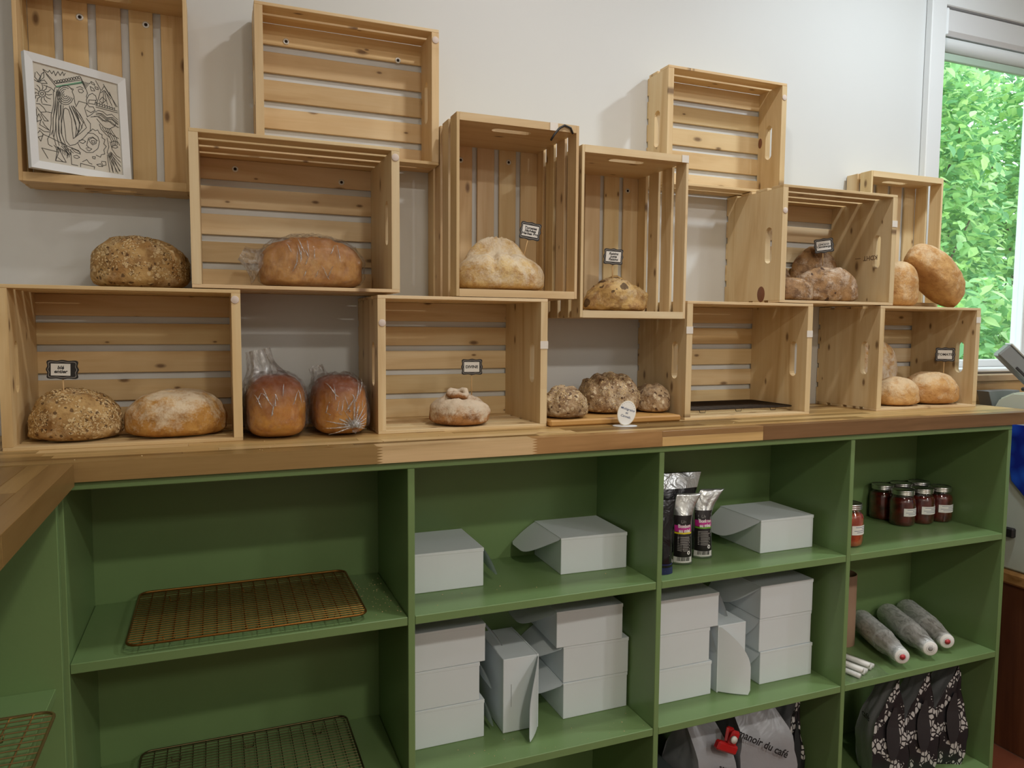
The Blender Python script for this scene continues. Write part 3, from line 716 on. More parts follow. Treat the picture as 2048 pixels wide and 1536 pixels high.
bread('small lumpy multigrain loaf at the left end of the cutting board', 1.262, -.220, .0185, .061, .062, .082, B_MULTI, 7, .2, slashes=[(-.02, -.01, .3, .05, .008, .008)], lump=.08, lf=14, fine=.02, seeds=SD(420, 2))
bread('large deeply slashed multigrain loaf in the middle of the cutting board', 1.438, -.144, .0185, .088, .078, .110, B_MULTI, 8, 0, slashes=[(-.055, -.02, 1.35, .09, .008, .010), (-.014, -.02, 1.45, .09, .008, .012), (.030, -.02, 1.6, .09, .008, .010), (.068, -.01, 1.7, .07, .008, .008)], lump=.05, lf=12, fine=.02, seeds=SD(560, 5), e=2.3)
bread('knobbly multigrain loaf with fruit bits at the right end of the cutting board', 1.570, -.168, .0185, .051, .066, .078, B_MULTI, 9, 0, slashes=[(0, .0, 1.2, .05, .010, .004)], lump=.07, lf=15, fine=.02)
bread('dark fruit loaf at the front left of its pile, flour on its end', 2.048, -.206, .347, .076, .046, .074, B_CHOC, 10, .1, lump=.06, lf=12)
bread('large dark fruit loaf at the front right of the pile', 2.220, -.164, .347, .108, .055, .112, B_CHOC, 11, -.15, lump=.07, lf=11, slashes=[(-.02, -.02, .3, .06, .012, .008)])
bread('dark fruit loaf at the back left of the pile', 2.070, -.088, .347, .072, .048, .128, B_CHOC, 12, 0, lump=.07, lf=12)
bread('floury dark fruit loaf standing at the back of the pile, topmost', 2.280, -.050, .347, .094, .038, .182, B_CHOC, 13, -.1, lump=.05, lf=10, slashes=[(0, -.01, .5, .06, .012, .008)], ears=[(0, 0, .3, .05, .03, .012)])
bread('golden loaf standing on end on the right crate, partly hidden by the fruit loaf crate', 2.508, -.190, .3375, .070, .05, .150, B_TAN, 14, 0, lump=.03, bot=.4)
bread('large tan loaf leaning steeply on the right crate, in front of the window', 2.640, -.192, .3375, .135, .062, .120, B_TAN, 15, tilt=RY(.66), lump=.03, bot=.45, e=2.2, slashes=[(0, -.02, .1, .08, .01, .004)])
bread('speckled golden loaf at the front left inside the rightmost crate', 2.515, -.195, FL, .082, .056, .094, B_TAN, 16, 0, lump=.03)
bread('speckled golden loaf with a small sign at the right inside the rightmost crate', 2.692, -.178, FL, .096, .075, .106, B_TAN, 17, 0, lump=.03, slashes=[(0, .0, -.3, .07, .012, .008)], e=2.2)
bread('flour-dusted round loaf standing against the back of the rightmost crate', 2.548, -.062, FL, .108, .046, .216, B_DUST, 18, 0, lump=.02, bot=.45)

# bagged loaves: loaf > film bag
def film_me(src, grow, seed, wr=.005, f=34):
    me = src.copy()
    bm = bmesh.new(); bm.from_mesh(me); bmesh.ops.subdivide_edges(bm, edges=bm.edges[:], cuts=1, use_grid_fill=True); bm.normal_update(); bm.to_mesh(me); bm.free()
    me.polygons.foreach_set('use_smooth', [True] * len(me.polygons))
    me.materials.clear(); me.materials.append(M_FILM)
    off = Vector((seed, 0, 0)); zs = [v.co.z for v in me.vertices]; zm = max(zs)
    nr = [v.normal.copy() for v in me.vertices]
    for v, n in zip(me.vertices, nr):
        w = fbm(Vector((v.co.x, v.co.y, v.co.z * .45)) + off, f, 4); k = min(1, v.co.z / (zm * .2))
        d = (grow + wr * ((1 - min(1, abs(w) * 3.2)) * 1.2)) * k + .0006
        v.co += Vector((n.x, n.y, max(n.z, 0))) * d
        if v.co.z < .0004: v.co.z = .0004
    return me
def neck_me(base, direction, l, r0, r1, seed, n=26, m=9, flare=1.0):
    """gathered film: a crumpled funnel from base along direction"""
    d = Vector(direction).normalized(); s = d.orthogonal().normalized(); t = d.cross(s); vs, fs = [], []
    for j in range(m):
        u = j / (m - 1); r = (r0 * (1 - u) ** 1.4 + r1) * (1 + flare * max(0, u - .6))
        for i in range(n):
            a = 2 * PI * i / n; rr = r * (1 + .28 * math.sin(a * 7 + seed) * (.4 + u) + .15 * noise.noise(Vector((a * 2, u * 3, seed))))
            vs.append(Vector(base) + d * l * u + s * rr * math.cos(a) + t * rr * .7 * math.sin(a))
    for j in range(m - 1):
        for i in range(n): k = (i + 1) % n; fs.append((j * n + i, j * n + k, (j + 1) * n + k, (j + 1) * n + i))
    return mesh('neck', vs, fs, mat_neck, True)
def bagged(label, cx, cy, z, rx, ry, h, mat, seed, neck=None, pleats=None, rz=0, **kw):
    r, M, me = bread(label, cx, cy, z, rx, ry, h, mat, seed, rz, name='bagged_loaf', **kw)
    b = ob('plastic_bag', film_me(me, .0028, seed), M, r)
    if neck: ob('bag_neck', neck_me(*neck, seed), M, r)
    bm = bmesh.new(); rr = random.Random(seed * 3)
    for i in range(16):
        x = rr.uniform(-.75, .75) * rx; zz = rr.uniform(.25, .85) * h; a = rr.uniform(.7, 2.4); L = rr.uniform(.012, .040); pts = []
        for q in range(6):
            u = q / 5 - .5; px, pz = x + math.cos(a) * L * u, zz + math.sin(a) * L * u + .004 * math.sin(u * 5); pts.append((px, me_hit(me, px, pz) - .0052, pz))
        if min(p[1] for p in pts) < -.3 * ry and max(p[1] for p in pts) < -.01: tube_bm(bm, pts, [.0003, .0011, .0014, .0012, .0008, .0003], 5)
    if len(bm.verts): o = ob('bag_crease_glints', from_bm('crease_glints', bm, mat_pleat_glint, True), M, r); o['kind'] = 'stuff'  # whitish raised strokes stand in for streak highlights on the crinkled film
    else: bm.free()
    if pleats:
        bm = bmesh.new(); c = Vector(pleats)
        for i in range(15):
            a = -.3 + i * PI * 1.2 / 14 ; L = random.Random(seed + i).uniform(.045, .095); L = min(L, max(.012, ((.80 * rx - c.x) if math.cos(a) > 0 else (.80 * rx + c.x)) / max(.05, abs(math.cos(a)))))
            pts = []
            for q in range(7):
                u = q / 6; x = c.x + math.cos(a) * L * u; zz = max(.004, c.z + math.sin(a) * L * u)
                hit = me_hit(me, x, zz)
                pts.append((x, hit - .0035, zz))
            tube_bm(bm, pts, [.0030 * (1 - u * .85 / 6) for u in range(7)], 5)
        o = ob('bag_pleats', from_bm('pleats', bm, mat_pleat_glint, True), M, r); o['kind'] = 'stuff'
        ob('bag_knot', neck_me((c.x, me_hit(me, c.x, c.z) - .001, c.z), (.1, -1, -.25), .020, .006, .006, seed, 16, 6, 2.2), M, r)
    return r
def me_hit(me, x, z):
    best = 0
    for v in me.vertices:
        if abs(v.co.x - x) < .008 and abs(v.co.z - z) < .008 and v.co.y < best: best = v.co.y
    return best
mat_neck = mat_film('loose_bag_film', (.96, .96, .96, 1), .12, .40, .40, 70, 1.2)
mat_pleat_glint = mat_film('gathered_film_glint', (.96, .96, .96, 1), .22, .5, .75, 120)  # film whitened so crease and pleat strokes carry highlights in their colour
bagged('bagged pan loaf on the counter, left of the pair, bag gathered upward', .519, -.165, .0005, .066, .122, .141, B_PAN, 21, neck=((-.018, .0, .118), (-.22, .02, 1), .085, .046, .018), e=3.2, bot=.42, a=.62, lump=.02)
bagged('bagged pan loaf on the counter, right of the pair, bag knotted at the front', .667, -.168, .0005, .063, .118, .138, B_PAN, 22, neck=((-.026, .05, .112), (-.30, .3, .8), .05, .030, .012), pleats=(.020, 0, .026), e=3.0, bot=.42, a=.66, lump=.025)
bagged('big oval loaf in a clear bag in the second-level crate at left', .612, -.130, .348, .122, .088, .124, B_PANL, 23, neck=((-.112, .0, .055), (-1, .05, .55), .055, .045, .012), e=2.3, bot=.38, a=.75, lump=.02)

# ------------------------------------------------------------------ cutting board and signs
t = thing('cutting_board', 'wooden cutting board under the multigrain loaves', 'board', (1.4, -.155, .0))
plank('board', (1.398, -.158, .0090), .405, .238, .017, 'xyz', M_PINE, t, Matrix(), .004, srgb(222, 192, 146))

def scallop(w, h):
    P = []
    for i in range(72):
        a = 2 * PI * i / 72; c, s = math.cos(a), math.sin(a); k = (abs(c) ** 7 + abs(s) ** 7) ** (-1 / 7)
        wv = 1 + .045 * math.cos(8 * a) * (1 if True else 0)
        P.append((w / 2 * c * k * wv, h / 2 * s * k * wv))
    return P
def plate(P, d, mat, name):
    n = len(P); vs = [(x, -d / 2, z) for x, z in P] + [(x, d / 2, z) for x, z in P]
    return mesh(name, vs, [tuple(range(n)), tuple(reversed(range(n, 2 * n)))] + [(i, n + i, n + (i + 1) % n, (i + 1) % n) for i in range(n)], mat)
def sign(label, x, y, z, w, h, rz, rl, lines, zb, card=.66, shear=.2, size=None, lean=0.0):
    M = T(x, y, z) @ RZ(rz) @ RY(rl)
    r = thing('bread_sign', label, 'sign', M)
    ob('board', plate(scallop(w, h), .0025, M_BLACK, 'board'), M, r)
    P = scallop(w * .9, h * .86); Q = scallop(w * .86, h * .80); n = len(P)
    ob('border_line', mesh('border', [(a, -.0016, b) for a, b in P] + [(a, -.0016, b) for a, b in Q], [(i, (i + 1) % n, n + (i + 1) % n, n + i) for i in range(n)], plain('border_chalk', srgb(150, 146, 142), .8)), M, r)
    ob('card', box_me(w * card, .0006, h * .64, M_PAPER), M @ T(-w * (.80 - card) * .28, -.0018, 0), r)
    me = text_me(lines, size or h * .26, M_INK, .0003, shear, spacing=.8)
    ob('writing', me, M @ T(-w * (.80 - card) * .28, -.0024, 0) @ RX(PI / 2), r)
    bm = bmesh.new(); tube_bm(bm, [(x, y + .003, z), (x + lean, y + .003, zb)], .0016, 6)
    ob('pick', from_bm('pick', bm, M_STICK, True), Matrix(), r)
sign('small black framed sign reading blé entier on the seeded loaf', .084, -.185, .161, .060, .040, -.1, .03, 'blé\nentier', .085, .62)
sign('small black framed sign reading Divine on the swirl-topped loaf', 1.018, -.165, .154, .055, .041, -.15, .0, 'DIVINE', .075, .74, 0)
sign('small black framed sign reading Tomates Séchées Herbes Pro, tilted above the peaked loaf', 1.182, -.165, .517, .056, .046, -.25, .16, 'Tomates\nSéchées\nHerbes Pro', .432, .78, .15, .0095, lean=-.022)
sign('small black framed sign reading Raisins juste Raisins on the raisin loaf', 1.443, -.155, .461, .055, .044, -.25, .06, 'Raisins\njuste\nRaisins', .386, .78, .2, .0098)
sign('small black framed sign reading Choco Canneberge on the fruit loaves', 2.262, -.105, .536, .060, .046, -.55, -.12, 'CHOCO\nCanneberge', .47, .74, .2, .0088)
sign('small black framed sign reading Tomate on the loaf in the rightmost crate', 2.752, -.182, .176, .060, .048, -.7, 0, 'TOMATE', .092, .74, 0, .0115)
# oval standing sign on the counter
MO = T(1.392, -.322, .0) @ RZ(-.35)
r = thing('oval_sign', 'white oval card sign standing on a round foot before the cutting board', 'sign', MO)
ob('foot', lathe_me('foot', [(.033, .0003), (.033, .002), (.031, .0026)], 28, M_FRAME), MO @ Matrix.Diagonal((1, .62, 1, 1)), r)
MP = MO @ T(.004, .0, .0356) @ RY(.30) @ RX(-.16)
ob('plate', plate([(.0245 * math.cos(i * PI / 20), .034 * math.sin(i * PI / 20)) for i in range(40)], .0025, plain('cream_edge', srgb(214, 200, 170), .6), 'plate'), MP, r)
ob('face', plate([(.0232 * math.cos(i * PI / 20), .0325 * math.sin(i * PI / 20)) for i in range(40)], .0006, M_PAPER, 'face'), MP @ T(0, -.0016, 0), r)
vs, fs = [], []
for i in range(11):
    a = PI * (.12 + .76 * i / 10); c = (.0205 * math.cos(a), .029 * math.sin(a)); k = len(vs)
    vs += [(c[0] - .0006, -.0021, c[1] - .0006), (c[0] + .0006, -.0021, c[1] - .0006), (c[0] + .0006, -.0021, c[1] + .0006), (c[0] - .0006, -.0021, c[1] + .0006)]; fs.append((k, k + 1, k + 2, k + 3))
ob('dots', mesh('dots', vs, fs, M_INK), MP, r)
ob('writing', text_me('Multigrains\net\nCanneb.', .0086, M_BLUEINK, .0001, .2, spacing=1.15), MP @ T(0, -.0022, 0) @ RX(PI / 2), r)

# ------------------------------------------------------------------ wire cooling racks
def rack(label, M, lx, ly, nl, nc, mat, rf=.0030, rw=.0014, zt=.018, feet=True):
    r = thing('cooling_rack', label, 'rack', M)
    bm = bmesh.new(); c = .022; P = []
    for (x, y, a0) in ((lx - c, ly - c, 0), (c, ly - c, PI / 2), (c, c, PI), (lx - c, c, 1.5 * PI)):
        for i in range(5): a = a0 + PI / 2 * i / 4; P.append((x + c * math.cos(a), y + c * math.sin(a), zt))
    tube_bm(bm, P, rf, 8, True); ob('rim', from_bm('rim', bm, mat, True), M, r)
    bm = bmesh.new()
    for i in range(1, nl): y = ly * i / nl; tube_bm(bm, [(.001, y, zt + .001), (lx - .001, y, zt + .001)], rw, 4)
    o = ob('long_wires', from_bm('lw', bm, mat), M, r); o['kind'] = 'stuff'
    bm = bmesh.new()
    for i in range(1, nc): x = lx * i / nc; tube_bm(bm, [(x, .001, zt - .002), (x, ly - .001, zt - .002)], rw * 1.2, 4)
    o = ob('cross_wires', from_bm('cw', bm, mat), M, r); o['kind'] = 'stuff'
    for fx_ in (.16, .5, .84):
        for fy_ in (.12, .88):
            bm = bmesh.new(); x, y = lx * fx_, ly * fy_
            tube_bm(bm, [(x - .012, y, zt - .003), (x - .009, y, .002), (x, y, .0022), (x + .009, y, .002), (x + .012, y, zt - .003)], rw * 1.3, 5)
            ob('foot', from_bm('foot', bm, mat, True), M, r)
    return r
rack('gold wire cooling rack on the upper shelf of the leftmost bay', T(.212, -.418, s1), .478, .318, 26, 17, M_GOLD, .0028, .0012)
rack('dark wire cooling rack on the second shelf of the leftmost bay', T(.205, -.415, s2), .485, .315, 26, 17, M_DARKW, .0026, .0009)
rack('black wire cooling rack inside the empty crate', T(1.665, -.226, FL + .0005), .385, .200, 15, 12, M_BLKW, .0022, .0008, .014)
rack('pale gold wire cooling rack hanging over the edge of the left corner shelf', T(-.355, -1.02, -.42), .478, .43, 22, 14, M_PALEW, .0028, .0013, .016)

# ------------------------------------------------------------------ white cake boxes
BW, BD, BH = .196, .188, .0985
def flap_me(fl, rev=False, Rc=.30):
    ww = BD - .006; n = 14; m = 6; outer = []
    for i in range(n + 1):
        u = i / n; y = -ww / 2 + ww * u; q = 1 - u if rev else u; k = 1.0
        if q < .62: k = max(.10, math.sin(min(1, .02 + q / .62) * PI / 2) ** .75)
        if q > .94: k = .94
        outer.append((y, fl * k))
    vs, fs = [], []
    for y, l in outer:
        for j in range(m + 1):
            a = l * j / m / Rc; vs.append((-Rc * math.sin(a), y, -Rc * (1 - math.cos(a))))
    for i in range(n):
        for j in range(m): a = i * (m + 1) + j; fs.append((a, a + 1, a + m + 2, a + m + 1))
    N0 = len(vs); vs += [(x, y, z - .001) for x, y, z in vs]; fs += [tuple(reversed([q + N0 for q in f])) for f in fs]
    return mesh('flap', vs, fs, M_CARD, True)
def cake_parts():
    th = .0012
    body = box_me(BW, BD, BH - .004, M_CARD, .0012)
    # lid with a front lip: plate plus shallow tucked lip line
    bm = bmesh.new(); bmesh.ops.create_cube(bm, size=1.0); bmesh.ops.scale(bm, vec=(BW + .0016, BD + .0016, .0036), verts=bm.verts)
    for v in bm.verts:
        if v.co.y < 0 and v.co.z < 0: v.co.z -= .006 if v.co.x > 0 else .002
    bmesh.ops.bevel(bm, geom=[e for e in bm.edges], offset=.0006, segments=1, affect='EDGES')
    lid = from_bm('lid', bm, M_CARD)
    flap = flap_me(.092)
    return body, lid, flap
CB, CL, CF = cake_parts(); CFR = flap_me(.088, True); CFS = flap_me(.088, True)
SLOT = mesh('slot', [(-.03, 0, 0), (.03, 0, 0), (.03, 0, .0009), (-.03, 0, .0009), ], [(0, 1, 2, 3)], plain('slot_shadow', srgb(120, 128, 128), .7))
def cake(label, x, y, z, rz=0, flap='left', ang=.55, stand=None, group='white cake boxes on the green shelves'):
    """x, y: front left foot of the box"""
    M = T(x, y, z + .0003) @ RZ(rz) @ T(BW / 2, BD / 2, 0)
    if stand == 'r': M = T(x, y, z + .0012) @ RZ(rz) @ T(0, BD / 2, 0) @ T(0, 0, BW / 2) @ RY(PI / 2)    # lid towards +x
    if stand == 'l': M = T(x, y, z + .0012) @ RZ(rz) @ T(BH, BD / 2, 0) @ T(0, 0, BW / 2) @ RY(-PI / 2)
    r = thing('cake_box', label, 'box', M, group)
    ob('body', CB, M @ T(0, 0, (BH - .004) / 2), r); ob('lid', CL, M @ T(0, 0, BH - .0018), r)
    if flap == 'left': ob('flap', CF, M @ T(-BW / 2, 0, BH - .0012) @ RY(-ang), r)
    if flap == 'right': ob('flap', CFR, M @ T(BW / 2, 0, BH - .0012) @ Matrix.Diagonal((-1, 1, 1, 1)) @ RY(-ang), r)
    if flap == 'front': ob('flap', CFS if stand == 'r' else CF, M @ T(0, -BD / 2, BH - .0012) @ RZ(PI / 2) @ Matrix.Scale(BW / BD, 4, (0, 1, 0)) @ RY(-ang), r)
    if stand: ob('tuck_slot', SLOT, M @ T(0, -BD / 2 - .0006, BH * .22), r)
    return r
bread_b2, bread_b3 = .7959, 1.4493
cake('white cake box against the left divider on the upper shelf, second bay', .811, -.291, s1, -.01, 'right', .95)
cake('white cake box with flap open to the left, upper shelf, second bay', 1.226, -.288, s1, -.03, 'left', .50)
cake('white cake box at the bottom of the left stack in the second bay', .812, -.300, s2, 0, 'right', 1.1)
cake('white cake box in the middle of the left stack in the second bay', .799, -.300, s2 + .0995, 0, 'right', 1.0)
cake('white cake box on top of the left stack in the second bay', .814, -.302, s2 + .199, .01, 'right', .8)
cake('white cake box standing on edge between the two stacks of the second bay', 1.057, -.308, s2, .0, 'front', .5, 'r')
cake('white cake box at the bottom of the right stack in the second bay', 1.233, -.299, s2, .01, 'left', .55)
cake('white cake box in the middle of the right stack in the second bay', 1.233, -.297, s2 + .0995, -.02, 'left', .5)
cake('white cake box on top of the right stack in the second bay', 1.211, -.299, s2 + .199, -.03, 'left', .5)
cake('white cake box beside the pouches on the upper shelf of the third bay', 1.852, -.324, s1, 0, 'left', .62)
cake('white cake box at the bottom of the left stack in the third bay', 1.494, -.325, s2, .0, 'right', 1.42)
cake('white cake box in the middle of the left stack in the third bay', 1.486, -.326, s2 + .0995, .01, 'right', 1.1)
cake('white cake box on top of the left stack in the third bay', 1.512, -.327, s2 + .199, 0, 'right', 1.0)
cake('white cake box standing on edge between the two stacks of the third bay', 1.710, -.325, s2, .0, 'front', .80, 'l')
cake('white cake box at the bottom of the right stack in the third bay', 1.858, -.332, s2, 0, 'left', 1.25)
cake('white cake box in the middle of the right stack in the third bay', 1.853, -.331, s2 + .0995, .01, 'left', 1.3)
cake('white cake box on top of the right stack in the third bay', 1.852, -.333, s2 + .199, 0, 'left', .75)

# ------------------------------------------------------------------ pouches in the third bay
def mat_foil(name, c, rough, metal, wr=22, st=.5):
    k = N(name); nz = k.noise(k.coord((1, 1, 1)), wr, 3, .5, .8); k.bump(nz, st, .01)
    return k.set(c, rough, metal, .5)
M_FOIL = mat_foil('silver_foil', srgb(196, 200, 202), .28, .85)
M_BFOIL = mat_foil('black_foil', srgb(26, 26, 30), .25, .2)
M_LBL = plain('black_label', srgb(30, 26, 28), .45); M_MAG = plain('magenta_print', srgb(190, 40, 140), .45)
M_YEL = plain('yellow_print', srgb(226, 206, 40), .45); M_GRN = plain('green_print', srgb(110, 170, 50), .45); M_GREY = plain('grey_print', srgb(150, 148, 146), .5)
M_WTX = plain('white_print', srgb(232, 230, 230), .5); M_NAVY = plain('navy_print', srgb(40, 44, 96), .4)
def pouch(label, x, y, z, w, h, th, rz, body, lean=0.0, bend=0.0, seed=0, cat='pouch'):
    """stand-up pouch: w wide at the base, lens section thinning to a flat top seal; returns root, frame and front surface"""
    M = T(x, y, z + .0004) @ RZ(rz); r = thing('stand_up_pouch', label, cat, M)
    def P(u, v, side):                 # u -1..1 across, v 0..1 up, side -1 front / 1 back
        t = th * (1 - v ** 1.6) * (1 - abs(u) ** 2.4) * (.55 + .45 * min(1, v * 6)) + .0008
        ww = w / 2 * (1 - .10 * math.sin(v * PI) + .28 * max(0, v - .62) / .38)
        cr = .004 * noise.noise(Vector((u * 2.2, v * 5, seed))) * math.sin(v * PI)
        return Vector((u * ww + bend * max(0, v - .6) ** 2 * 6, side * t / 2 + cr + lean * v * v, h * v))
    nu, nv = 18, 26; vs, fs = [], []
    for side in (-1, 1):
        for j in range(nv + 1):
            for i in range(nu + 1): vs.append(P(-1 + 2 * i / nu, j / nv, side))
    K = (nu + 1) * (nv + 1)
    for j in range(nv):
        for i in range(nu):
            a = j * (nu + 1) + i; fs.append((a, a + 1, a + nu + 2, a + nu + 1)); fs.append((K + a + 1, K + a, K + a + nu + 1, K + a + nu + 2))
    for j in range(nv):
        for i in (0, nu):
            a = j * (nu + 1) + i; q = (a, a + nu + 1, K + a + nu + 1, K + a); fs.append(q if i == 0 else q[::-1])
    for i in range(nu): fs.append((i + 1, i, K + i, K + i + 1)); a = nv * (nu + 1) + i; fs.append((a, a + 1, K + a + 1, K + a))
    ob('film', mesh('pouch', vs, fs, body, True), M, r)
    return r, M, P
def patch(r, M, P, name, u0, u1, v0, v1, mat, lift=.0006, nu=8, nv=8):
    vs, fs = [], []
    for j in range(nv + 1):
        for i in range(nu + 1):
            vs.append(P(u0 + (u1 - u0) * i / nu, v0 + (v1 - v0) * j / nv, -1) + Vector((0, -lift, 0)))
    for j in range(nv):
        for i in range(nu): a = j * (nu + 1) + i; fs.append((a, a + 1, a + nu + 2, a + nu + 1))
    return ob(name, mesh(name, vs, fs, mat, True), M, r)
def wtext(r, M, P, body, uc, vc, size, w, h, mat, lift=.0011, bold=0.0, shear=0):
    me = text_me(body, size, mat, bold, shear)
    for v in me.vertices: v.co = P(uc + v.co.x / (w / 2), vc + v.co.y / h, -1) + Vector((0, -lift, 0))
    return ob('lettering', me, M, r)
def candy(label, x, y, rz, band, seed, bend, lean):
    w, h = .056, .196
    r, M, P = pouch(label, x, y, s1, w, h, .042, rz, M_FOIL, lean, bend, seed)
    patch(r, M, P, 'label', -.98, .86, .12, .70, M_LBL, .0006, 8, 12)
    patch(r, M, P, 'magenta_band', -.98, .84, .475, .565, M_MAG, .0010)
    patch(r, M, P, 'colour_stripe', -.98, .86, .445, .468, band, .0010, 8, 2)
    patch(r, M, P, 'barcode_panel', -.98, .86, .035, .118, M_WTX, .0008)
    rr = random.Random(seed); u = -.7
    while u < .5: b = rr.uniform(.02, .07); patch(r, M, P, 'barcode_bar', u, u + b, .062, .118, M_INK, .0012, 1, 2); u += b + rr.uniform(.025, .07)
    wtext(r, M, P, 'Bonbon\nau miel', .05, .52, .0125, w, h, M_WTX, .0014, .0005)
    wtext(r, M, P, 'Un', -.1, .615, .013, w, h, M_GREY, .0012, 0, .2)
    for q in range(9): patch(r, M, P, 'small_print', -.72, .35 + .25 * rr.random(), .395 - q * .023, .405 - q * .023, M_GREY, .0012, 4, 1)
    vs = [(.0052 * math.cos(i * PI / 9), .0052 * math.sin(i * PI / 9)) for i in range(18)] + [(.0022 * math.cos(i * PI / 9), .0022 * math.sin(i * PI / 9)) for i in range(18)]
    me = mesh('bee_logo', [P(.42 + a / (w / 2), .185 + b / h, -1) + Vector((0, -.0013, 0)) for a, b in vs], [(i, (i + 1) % 18, 18 + (i + 1) % 18, 18 + i) for i in range(18)], M_WTX)
    ob('round_logo', me, M, r)
candy('silver honey candy pouch with a yellow stripe, left of the pair beside the divider', 1.584, -.322, -.28, M_YEL, 3, .020, .012)
candy('silver honey candy pouch with a green stripe, right of the pair', 1.672, -.294, -.28, M_GRN, 5, .030, .012)
r, M, P = pouch('tall black and silver foil pouch behind the honey candy pouches', 1.628, -.205, s1, .160, .228, .06, -.1, M_BFOIL, .02, 0, 9)
patch(r, M, P, 'silver_seal', -1.0, 1.0, .80, .992, M_FOIL, .0006, 14, 4)
r, M, P = pouch('black pouch with a white and navy diamond label against the divider', 1.488, -.372, s1, .054, .200, .045, -.2, M_BFOIL, .01, 0, 12)
patch(r, M, P, 'navy_base', -.98, .98, .0, .10, M_NAVY, .0006)
me = mesh('diamond', [P(a, b, -1) + Vector((0, -.0009, 0)) for a, b in ((-.9, .15), (0, .05), (.9, .15), (.9, .19), (.4, .27), (-.9, .19))], [(0, 1, 2, 3, 4, 5)], M_WTX); ob('diamond_label', me, M, r)
patch(r, M, P, 'label_stripe', -.85, .85, .135, .155, M_NAVY, .0014, 6, 1)

# ------------------------------------------------------------------ sauce jars in the fourth bay
k = N('red_sauce'); f = k.noise(k.coord((1, 1, 1)), 45, 4); M_SAUCE = k.set(k.ramp(f, (.35, srgb(62, 16, 13)), (.65, srgb(98, 28, 19))), .25, None, .5)
k = N('orange_sauce'); f = k.noise(k.coord((1, 1, 1)), 45, 4); M_SAUCE2 = k.set(k.ramp(f, (.35, srgb(150, 52, 26)), (.65, srgb(190, 84, 44))), .25, None, .5)
M_LID = plain('zinc_lid', srgb(206, 206, 204), .28, 1.0); M_BAND = M_LID
JR = .0405
G_PROF = [(.034, 0), (.0385, .004), (.0405, .016), (.0405, .078), (.038, .090), (.0315, .100), (.0305, .104)]
J_GL = lathe_me('glass', G_PROF, 28, M_GLASS, False)
J_SA = lathe_me('sauce', [(r_ - .0016, z + .001) for r_, z in G_PROF[:4]] + [(.0365, .0885), (.030, .0925)], 28, M_SAUCE)
J_SA2 = J_SA.copy(); J_SA2.materials.clear(); J_SA2.materials.append(M_SAUCE2)
J_BA = lathe_me('band', [(.0335, .1035), (.0350, .1045), (.0350, .1075), (.0338, .1085), (.0350, .1095), (.0350, .1125), (.0338, .1135), (.0350, .1145), (.0346, .1190), (.0325, .1200)], 28, M_BAND, False)
J_LI = lathe_me('lid', [(.0332, .1170), (.0330, .1192), (.0305, .1186), (.0290, .1192)], 28, M_LID)
vs, fs = [], []
for i in range(11):
    a = -1.05 + 1.75 * i / 10; a -= PI / 2
    for z in (.036, .062): vs.append((.0409 * math.cos(a), .0409 * math.sin(a), z))
for i in range(10): fs.append((2 * i, 2 * i + 2, 2 * i + 3, 2 * i + 1))
J_LA = mesh('label', vs, fs, M_PAPER, True)
vs, fs = [], []
for q, (a0, a1) in enumerate(((-.8, .5), (-.3, .2), (-.9, .45), (-.7, .5))):
    z = .057 - q * .005; k0 = len(vs)
    for i in range(7):
        a = a0 + (a1 - a0) * i / 6 - PI / 2
        for dz in (0, .0013): vs.append((.0412 * math.cos(a), .0412 * math.sin(a), z + dz))
    for i in range(6): b = k0 + 2 * i; fs.append((b, b + 2, b + 3, b + 1))
J_TX = mesh('print', vs, fs, M_BLUEINK, True)
def jar(label, x, y, z, rz, sauce=J_SA, sc=1.0, grp='jars of red sauce on the fourth bay shelf'):
    M = T(x, y, z + .0003) @ RZ(rz) @ Matrix.Scale(sc, 4)
    r = thing('sauce_jar', label, 'jar', M, grp)
    ob('glass', J_GL, M, r); ob('sauce', sauce, M, r); ob('screw_band', J_BA, M, r); ob('lid', J_LI, M, r); l = ob('label', J_LA, M, r); ob('lettering', J_TX, M, l)
for i, (jx, nm) in enumerate(((2.530, 'left'), (2.615, 'middle'), (2.697, 'right'))):
    jar('jar of dark red sauce with a white label, front row %s' % nm, jx, -.226 - .003 * i, s1, .30 - .1 * i)
    jar('jar of dark red sauce in the back row, behind the front %s jar' % nm, jx + .004, -.139 - .003 * i, s1, .5 if i else .95)
jar('jar of lighter orange-red sauce, alone against the divider', 2.172, -.338, s1, .5, J_SA2, 1.08)

